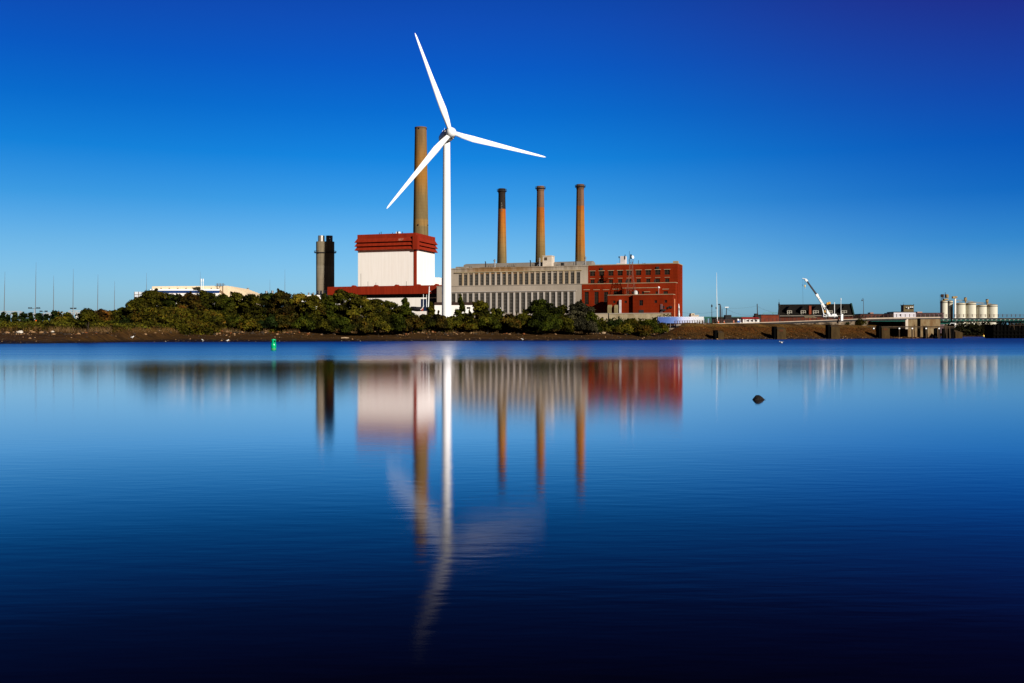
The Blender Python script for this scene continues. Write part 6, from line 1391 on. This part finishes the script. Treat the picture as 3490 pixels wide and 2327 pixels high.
# (px, ytop, width, D, material, style, label)
for a in [
 # far left: conifers and low trees
 (12, 1067, 44, 300, L_DARK, 'conifer', 'dark conifer at the far left edge'), (27, 1076, 24, 296, L_DARK, 'conifer', 'small dark conifer, second from the left edge'),
 (51, 1067, 24, 300, L_DARK, 'conifer', 'narrow dark conifer with a split top under the gantry'), (79, 1067, 38, 296, L_DARK, 'tree', 'broad dark evergreen, widest of the far left row'),
 (105, 1069, 26, 300, L_DARK, 'conifer', 'bluish conifer left of the wide floodlight pole'), (132, 1067, 36, 298, L_DARK, 'tree', 'dark round tree just right of the wide floodlight pole'),
 (157, 1074, 26, 300, L_DARK, 'conifer', 'small pointed conifer before the round dark trees'), (189, 1060, 42, 296, L_DARK, 'tree', 'tall dark tree above the big green bush on the left'),
 (229, 1065, 40, 292, L_GREEN, 'tree', 'rounded green tree left of the highest gantry'),
 (344, 1056, 60, 284, L_RUST, 'tree', 'rusty topped small tree right of the substation'),
 (385, 1060, 58, 288, L_OLIVE, 'tree', 'olive tree before the ground rises to the big clump'), (422, 1050, 64, 290, L_GREEN, 'tree', 'leafy green tree leaning on the left side of the big clump'),
 # the big clump
 (470, 1018, 96, 286, L_OLIVE, 'tree', 'wide olive tree at the left shoulder of the big clump'), (528, 991, 130, 290, L_OLIVE, 'tree', 'tallest broad olive tree of the big clump, before the navy stripe'),
 (596, 1004, 92, 292, L_GREEN, 'tree', 'green tree just right of the tallest olive tree'), (648, 1000, 84, 286, L_RUST, 'tree', 'tree with rusty patches below the mast and white poles'),
 (703, 994, 96, 292, L_OLIVE, 'tree', 'bright olive crown below the right half of the navy stripe'), (757, 1001, 82, 288, L_GREEN, 'tree', 'green tree under the rusty roof platform'),
 (808, 995, 86, 292, L_YEL, 'tree', 'yellowish open tree before the stepped cream bays'), (862, 1004, 88, 288, L_OLIVE, 'tree', 'olive tree below the dark vent stack'),
 (914, 1000, 78, 292, L_GREEN, 'tree', 'dark green tree directly above the green buoy'), (962, 992, 90, 288, L_RUST, 'tree', 'rust brown tree below the mast left of the twin stack'),
 (1014, 1000, 84, 292, L_YEL, 'tree', 'yellow green tree left of the foot of the twin stack'), (1064, 1006, 82, 288, L_OLIVE, 'tree', 'olive tree at the foot of the twin flue stack'),
 (1112, 1004, 72, 294, L_GREEN, 'tree', 'green tree at the left end of the red fascia'), (1166, 985, 92, 296, L_OLIVE, 'tree', 'rounded olive tree covering the lower left of the red fascia'),
 (1222, 1005, 86, 292, L_YEL, 'tree', 'yellow green tree below the middle of the red fascia'), (1276, 1018, 84, 296, L_OLIVE, 'tree', 'olive tree sloping down before the white hall'),
 (1326, 1026, 76, 300, L_YEL, 'tree', 'low yellow tree before the white hall wall'), (1382, 1019, 46, 308, L_GREEN, 'sprig', 'spiky feathery green tree in front of the white hall'),
 (1376, 1040, 70, 304, L_GREEN, 'tree', 'low green tree beneath the feathery one'), (1470, 1036, 44, 318, L_OLIVE, 'conifer', 'small pointed olive tree left of the turbine foot'),
 (1570, 1017, 54, 326, L_GREEN, 'conifer', 'pointed green tree right of the turbine foot'), (1639, 1026, 62, 324, L_YEL, 'tree', 'golden green tree before the lower windows'),
 (1690, 1050, 60, 322, L_YEL, 'tree', 'low golden tree right of its taller golden neighbour'), (1842, 1020, 118, 322, L_GREEN, 'tree', 'large dark green tree before the right half of the grey hall'),
 (1915, 1040, 54, 330, L_OLIVE, 'tree', 'olive tree between the large green tree and the grey willow'), (1978, 1031, 86, 328, L_GREY, 'tree', 'dull grey green willow before the brick block'),
 (2012, 1062, 44, 326, L_GREEN, 'tree', 'narrow green tree at the right side of the grey willow')]:
    px, yt, w_, D, mt, st, lab = a
    plant_('conifer_tree' if st == 'conifer' and mt is L_DARK else 'tree', lab, px, yt, w_, D, mt, st, TG, leaf=.34 if st == 'conifer' else None)
plant_('tree', 'thin olive tree with a bare dark trunk on the mud edge', 299, 1058, 58, 221, L_OLIVE, 'tree', TG, zb=2.5)
plant_('tree', 'sparse dry treetop sticking out above the navy stripe', 672, 981, 34, 294, L_GREY, 'sprig', TG, n=900, leaf=.22, zb=10.2)
for a in [
 (55, 1099, 52, 240, L_YEL, 'yellow green bush near the left edge'), (92, 1103, 44, 238, L_YEL, 'second yellow bush beside the notice board'), (20, 1108, 50, 240, L_OLIVE, 'dark low bush at the left edge of the bank'),
 (112, 1111, 70, 238, L_RUST, 'reddish low bush on the left bank'), (160, 1110, 56, 238, L_RUST, 'rusty low bush below the pale rail fence'),
 (214, 1077, 88, 256, L_OLIVE, 'big round olive bush left of the thin bare trunk'), (262, 1086, 60, 262, L_GREEN, 'green bush behind the thin bare trunk'), (330, 1096, 64, 270, L_OLIVE, 'olive bush right of the bare trunk'), (392, 1098, 64, 276, L_GREEN, 'green bush left of the dark hollow of the big clump'),
 (452, 1086, 74, 276, L_DARK, 'almost black bush at the left foot of the big clump'), (520, 1076, 84, 274, L_OLIVE, 'olive bush under the tallest olive tree'), (588, 1080, 76, 272, L_GREEN, 'green bush under the second tree of the big clump'), (650, 1078, 80, 274, L_RUST, 'brownish bush at the foot of the rusty tree'),
 (716, 1076, 80, 273, L_OLIVE, 'olive bush in the middle of the big clump'), (786, 1074, 84, 274, L_GREEN, 'green bush below the yellowish open tree'), (852, 1080, 74, 272, L_OLIVE, 'olive bush left of the buoy on the bank'), (915, 1078, 76, 274, L_DARK, 'dark bush right behind the green buoy'), (972, 1064, 72, 276, L_RUST, 'tall red brown bush right of the buoy'),
 (1036, 1072, 76, 275, L_GREEN, 'green bush below the twin stack trees'), (1098, 1078, 74, 276, L_OLIVE, 'olive bush in front of the left end of the red fascia'), (1160, 1068, 84, 278, L_GREEN, 'bright green bush below the rounded olive tree'), (1226, 1070, 80, 280, L_RUST, 'russet bush beneath the middle of the white hall'), (1290, 1066, 84, 283, L_YEL, 'yellow green bush left of the laid up boat'), (1350, 1066, 80, 286, L_GREEN, 'green bush before the laid up boat'),
 (1404, 1068, 70, 292, L_RUST, 'rust bush below the dark boat hull'), (1448, 1060, 60, 300, L_OLIVE, 'olive bush right of the boat bow'), (1496, 1066, 66, 302, L_RUST, 'orange tinted bush at the foot of the turbine'), (1546, 1068, 66, 304, L_YEL, 'golden bush just right of the turbine foot'), (1600, 1066, 72, 304, L_OLIVE, 'olive bush below the pointed green tree'), (1662, 1068, 80, 306, L_GREEN, 'green bush below the golden trees'),
 (1730, 1066, 84, 308, L_RUST, 'mixed russet bush below the white dinghy'), (1780, 1058, 70, 312, L_OLIVE, 'olive bush left of the large dark green tree'), (1850, 1070, 110, 308, L_GREEN, 'dark green bush at the foot of the large green tree'), (1920, 1066, 70, 314, L_OLIVE, 'olive bush before the grey willow'), (1988, 1072, 84, 314, L_GREY, 'grey green bush under the willow'), (2026, 1088, 40, 322, L_GREEN, 'green bush at the right end of the willow group'),
 (2052, 1104, 54, 326, L_YEL, 'low yellow grass bush below the plain beige wall'), (2098, 1080, 56, 340, L_DARK, 'dark bush before the gate post and brick wing'), (2150, 1083, 78, 338, L_OLIVE, 'wide olive bush before the stained beige wall'), (2210, 1084, 76, 342, L_GREEN, 'green bush right of the wide olive bush'), (2250, 1092, 50, 346, L_OLIVE, 'olive bush at the blue end of the printed screen'), (2120, 1104, 70, 328, L_YEL, 'yellow low bush above the pale boulders'), (2196, 1106, 70, 332, L_RUST, 'brown low bush at the top of the rubble bank'),
 (2438, 1104, 20, 374, L_GREEN, 'little green shrub growing at the kerb joint'), (2512, 1108, 22, 386, L_DARK, 'little dark shrub on the masonry below the blue tank'), (2630, 1107, 28, 404, L_DARK, 'dark shrub on the masonry left of the dormered house'), (2790, 1087, 16, 424, L_OLIVE, 'small shrub against the kerb below the crane boom'), (2882, 1098, 26, 436, L_DARK, 'dark shrub on the stone wall below the white hut'), (2925, 1093, 60, 442, L_OLIVE, 'long low shrub on the bank below the bell lamp')]:
    px, yt, w_, D, mt, lab = a
    plant_('bush', lab, px, yt, w_, D, mt, 'bush', BG)
for a in [(3284, 1108, 40, 868, 'dark bush on the far shore right of the black dolphin'), (3318, 1100, 44, 872, 'dark bush on the far shore below the second wide silo'), (3357, 1097, 40, 870, 'rounded dark bush with a gap, below the lower silos'), (3395, 1103, 44, 868, 'dark bush on the far shore beside the black pier')]:
    px, yt, w_, D, lab = a
    plant_('bush', lab, px, yt, w_, D, L_BLACK, 'bush', 'dark bushes on the far shore', n=1500, leaf=.7)
# undergrowth, dry weeds, rubble: uncountable
def scatter(n, x0, x1, dlo, dhi, seed):
    rs = np.random.RandomState(seed); x = rs.uniform(x0, x1, n); d = rs.uniform(dlo, dhi, n); return rs, x, shore(x) + d
def ug(name, label, cat, n, x0, x1, dlo, dhi, hmax, leaf, mat, seed, stuffz=0):
    rs, x, y = scatter(n, x0, x1, dlo, dhi, seed)
    z = ground_z(x, y) + rs.rand(n) ** 1.5 * hmax * (.45 + .55 * np.clip(nz(x, y, .35, seed) * 1.6 + .5, 0, 1))
    c = np.stack([x, y, z], 1); nr = rs.normal(size=(n, 3)) + np.array([.1, -.5, .7])
    o = quads(name, c, nr, leaf * rs.uniform(.5, 1.3, n), mat, np.clip(.40 + .9 * nz(x + z, y * .6 + z * 2, 1.1, seed + 2) + rs.normal(size=n) * .12, 0, 1)); tag(o, label, cat, kind='stuff')
ug('undergrowth', 'tangled low undergrowth beneath the trees on the bank', 'undergrowth', 26000, -84, 62, 42, 62, 4.2, .40, L_OLIVE, 5)
ug('low_scrub', 'low olive scrub and grass on the far left bank', 'undergrowth', 8000, -140, -84, 46, 66, 1.5, .28, L_YEL, 15)
def ug_box(n, x0, x1, y0, y1, hmax, leaf, mat, seed, name, label):
    rs = np.random.RandomState(seed); x = rs.uniform(x0, x1, n); y = rs.uniform(y0, y1, n); keep = x > -.378 * y + nz(x, y, .3, 2) * 2; x, y = x[keep], y[keep]; n = len(x); z = ground_z(x, y) + rs.rand(n) ** 1.3 * hmax * (.5 + .5 * np.clip(nz(x, y, .35, seed) * 1.6 + .5, 0, 1))
    o = quads(name, np.stack([x, y, z], 1), rs.normal(size=(n, 3)) + np.array([.1, -.5, .7]), leaf * rs.uniform(.5, 1.3, n), mat, np.clip(.40 + .9 * nz(x + z, y * .6 + z * 2, 1.1, seed + 2) + rs.normal(size=n) * .12, 0, 1)); tag(o, label, 'undergrowth', kind='stuff')
ug_box(22000, -112, -78, 258, 290, 5.2, .34, L_OLIVE, 31, 'thicket_undergrowth', 'dense thicket under the big tree clump on the left')
ug('russet_undergrowth', 'russet brambles along the top of the mud bank', 'undergrowth', 7000, -125, 60, 40, 47, 1.3, .22, L_RUST, 6)
ug('far_shore_scrub', 'dark scrub along the far shore seen under the bridge', 'scrub', 14000, 372, 520, 3, 30, 11.5, .9, L_BLACK, 8)
ug('embankment_weeds', 'rusty weeds on the grassy embankment below the bridge road', 'weeds', 5000, 56, 190, 7, 17, .5, .20, leaf_mat('salt_grass', [(.035, .022, .005), (.075, .030, .006), (.13, .045, .008), (.06, .045, .008)]), 9)
def blades(name, label, n, x0, x1, dlo, dhi, h, cols, seed):
    rs, x, y = scatter(n, x0, x1, dlo, dhi, seed); keep = nz(x, y, .5, seed) > -.12; x, y = x[keep], y[keep]; n = len(x)
    z = ground_z(x, y); a = rs.rand(n) * 6.28; hh = h * rs.uniform(.4, 1.2, n); ln = rs.normal(size=(n, 2)) * .35
    b0 = np.stack([x - .05 * np.cos(a), y - .05 * np.sin(a), z - .05], 1); b1 = np.stack([x + .05 * np.cos(a), y + .05 * np.sin(a), z - .05], 1)
    tp = np.stack([x + ln[:, 0] * hh, y + ln[:, 1] * hh, z + hh], 1); co = np.stack([b0, b1, tp], 1).reshape(-1, 3)
    me = bpy.data.meshes.new(name); me.vertices.add(3 * n); me.vertices.foreach_set('co', co.ravel()); me.loops.add(3 * n); me.loops.foreach_set('vertex_index', np.arange(3 * n)); me.polygons.add(n); me.polygons.foreach_set('loop_start', np.arange(0, 3 * n, 3)); me.update()
    me.materials.append(M(name + '_straw', cols[0], .9, .3, .4, (1, 1, 1), col2=cols[1])); o = bpy.data.objects.new(name, me); COL.objects.link(o); tag(o, label, 'dry grass', kind='stuff')
blades('dry_grass', 'pale dry grass and reeds below the bushes on the bank', 9000, -135, 62, 38, 44, 1.1, ((.15, .09, .035), (.09, .045, .016)), 11)
blades('embankment_grass', 'dry orange grass on the embankment', 9000, 54, 195, 6, 16, .55, ((.13, .05, .012), (.055, .04, .010)), 12)
def rubble(name, label, n, x0, x1, dlo, dhi, smin, smax, mats, seed, power=3.0):
    rs, x, y = scatter(n, x0, x1, dlo, dhi, seed); z = ground_z(x, y)
    ico = bmesh.new(); bmesh.ops.create_icosphere(ico, subdivisions=1, radius=1); bv = np.array([v.co[:] for v in ico.verts]); bf = np.array([[v.index for v in f.verts] for f in ico.faces]); ico.free()
    s = smin + (smax - smin) * rs.rand(n) ** power; k = len(bv)
    V = bv[None] * (1 + rs.uniform(-.28, .28, (n, k, 1))) * s[:, None, None] * rs.uniform(.6, 1.3, (n, 1, 3)) * np.array([1, 1, .62])
    V += np.stack([x, y, z + s * .15], 1)[:, None]; F = bf[None] + (np.arange(n) * k)[:, None, None]
    me = bpy.data.meshes.new(name); me.vertices.add(n * k); me.vertices.foreach_set('co', V.ravel()); L = F.size; me.loops.add(L); me.loops.foreach_set('vertex_index', F.ravel()); me.polygons.add(L // 3); me.polygons.foreach_set('loop_start', np.arange(0, L, 3)); me.update()
    for m_ in mats: me.materials.append(m_)
    me.polygons.foreach_set('material_index', np.repeat(rs.randint(0, len(mats), n), len(bf))); o = bpy.data.objects.new(name, me); COL.objects.link(o); tag(o, label, 'rubble', kind='stuff')
PALE = M('pale_boulder', (.36, .25, .15), .9, .3, 1.2, bump=.4); TAN = M('tan_boulder', (.30, .17, .08), .9, .4, 1.2, bump=.4); DRK = M('dark_stone', (.045, .030, .020), .9, .5, 1.0); RUSTS = M('rusty_stone', (.22, .07, .02), .9, .4, 1.0); WHT = M('bleached_shell', (.6, .54, .46), .9, .3, 1)
rubble('shore_rubble', 'broken stones and bricks along the top of the mud bank', 1500, -120, 56, 31, 42, .08, .55, [TAN, DRK, DRK, RUSTS, DRK, DRK, TAN], 21)
rubble('mud_stones', 'stones and clinker scattered over the mud flat', 1300, -120, 70, 2, 32, .05, .30, [DRK, DRK, DRK, TAN, DRK], 22)
rubble('mud_litter', 'bleached shells and litter on the wet mud', 70, -120, 150, .5, 9, .04, .15, [WHT, PALE], 23, 2.0)
rubble('embankment_stones', 'dark stones along the foot of the embankment', 900, 50, 205, .3, 7, .08, .45, [DRK, DRK, DRK, TAN], 24)
BGp = 'boulders along the top of the bank'
BL = {}
for i, (px, py, sz, mt, lab) in enumerate([
 (1921, 1122, 1.05, PALE, 'large round pale boulder below the grey willow'), (1947, 1121.5, 1.25, PALE, 'largest pale boulder, right of the round one'), (1968, 1124, .75, TAN, 'tan boulder right of the largest pale one'), (1992, 1123, .9, TAN, 'broad tan boulder under the right side of the willow'),
 (2036, 1122, .6, PALE, None), (2057, 1118, .7, PALE, 'pale slab tipped on the bank by the yellow grass bush'), (2068, 1121, .85, PALE, None), (2078, 1121, .9, PALE, None), (2100, 1124, .8, TAN, None), (2119, 1122, .65, PALE, None), (2141, 1117, .75, WHT, 'bright white upright stone below the brick wing'), (2134, 1122, .6, PALE, None),
 (1731, 1118, .55, PALE, None), (1716, 1119, .5, PALE, None), (1752, 1120, .6, TAN, None), (1768, 1121, .6, PALE, None), (1790, 1120, .7, TAN, None), (1808, 1122, .6, PALE, None), (1830, 1121, .55, TAN, None), (1850, 1123, .6, PALE, None), (1866, 1122, .5, PALE, None), (1892, 1123, .55, TAN, None),
 (1226, 1119, .8, TAN, None), (1300, 1120, 1.1, TAN, 'tan slab leaning on the bank below the russet bush'), (1262, 1124, .8, RUSTS, 'rust red stone left of the leaning tan slab'), (1070, 1122, 1.5, RUSTS, 'big rusty red block on the bank right of the buoy'), (1000, 1126, 1.0, TAN, None), (1344, 1122, .6, TAN, None),
 (826, 1124, .8, PALE, 'pale boulder under the trees left of the buoy'), (883, 1124.5, .75, PALE, 'pale boulder nearest the green buoy on the bank'), (62, 1131, .45, WHT, 'left one of two white stones at the far left'), (71, 1131, .6, WHT, 'right one of two white stones at the far left'), (180, 1131, .5, WHT, 'flat white stone on the left bank'), (1480, 1124, .9, RUSTS, 'orange brown slab below the turbine foot'), (1520, 1123, .8, TAN, None), (1582, 1124, .9, RUSTS, 'orange slab right of the turbine on the bank')]):
    Dd = None
    for D in np.arange(215, 360, .5):
        x = WX(px, D)
        if hgt(x, D) >= WZ(py + 2.2, D) - .02: Dd = D; break
    D = Dd or float(shore(WX(px, 300))) + 38; x = WX(px, D)
    key = (mt.name, i % 5)
    if key not in BL:
        me = stone(i % 5 + (hash(mt.name) % 7 if False else len(mt.name)), (1, .8, .9), 3, .3); me.materials.append(mt); BL[key] = me
    o = bpy.data.objects.new('boulder', BL[key]); COL.objects.link(o); s_ = sz; o.scale = (s_, s_, s_); o.rotation_euler = (0, 0, i * 1.3); o.location = (x, D, hgt(x, D) + s_ * .18)
    tag(o, lab or 'ordinary weathered boulder in the loose row at the top of the bank', 'boulder', BGp if lab else 'row of look-alike weathered boulders')
# bleached driftwood
for px, py, ln, a, lab in ((1704, 1124.5, 3.6, .1, 'long bleached plank of driftwood on the bank below the grey hall'), (1176, 1154, 2.0, .3, 'short pale driftwood log on the mud below the rounded olive tree'), (2160, 1125, 4.0, .05, 'thin grey driftwood beam at the top of the bank below the brick wing')):
    for D in np.arange(215, 380, .5):
        x = WX(px, D)
        if hgt(x, D) >= WZ(py, D): break
    z = hgt(x, D); t = MB().tube([(x - ln/2, D - a, z + .18), (x, D, z + .25), (x + ln/2, D + a, z + .2)], [.16, .18, .12], 7); o = t.build('driftwood', PALE); tag(o, lab, 'driftwood')
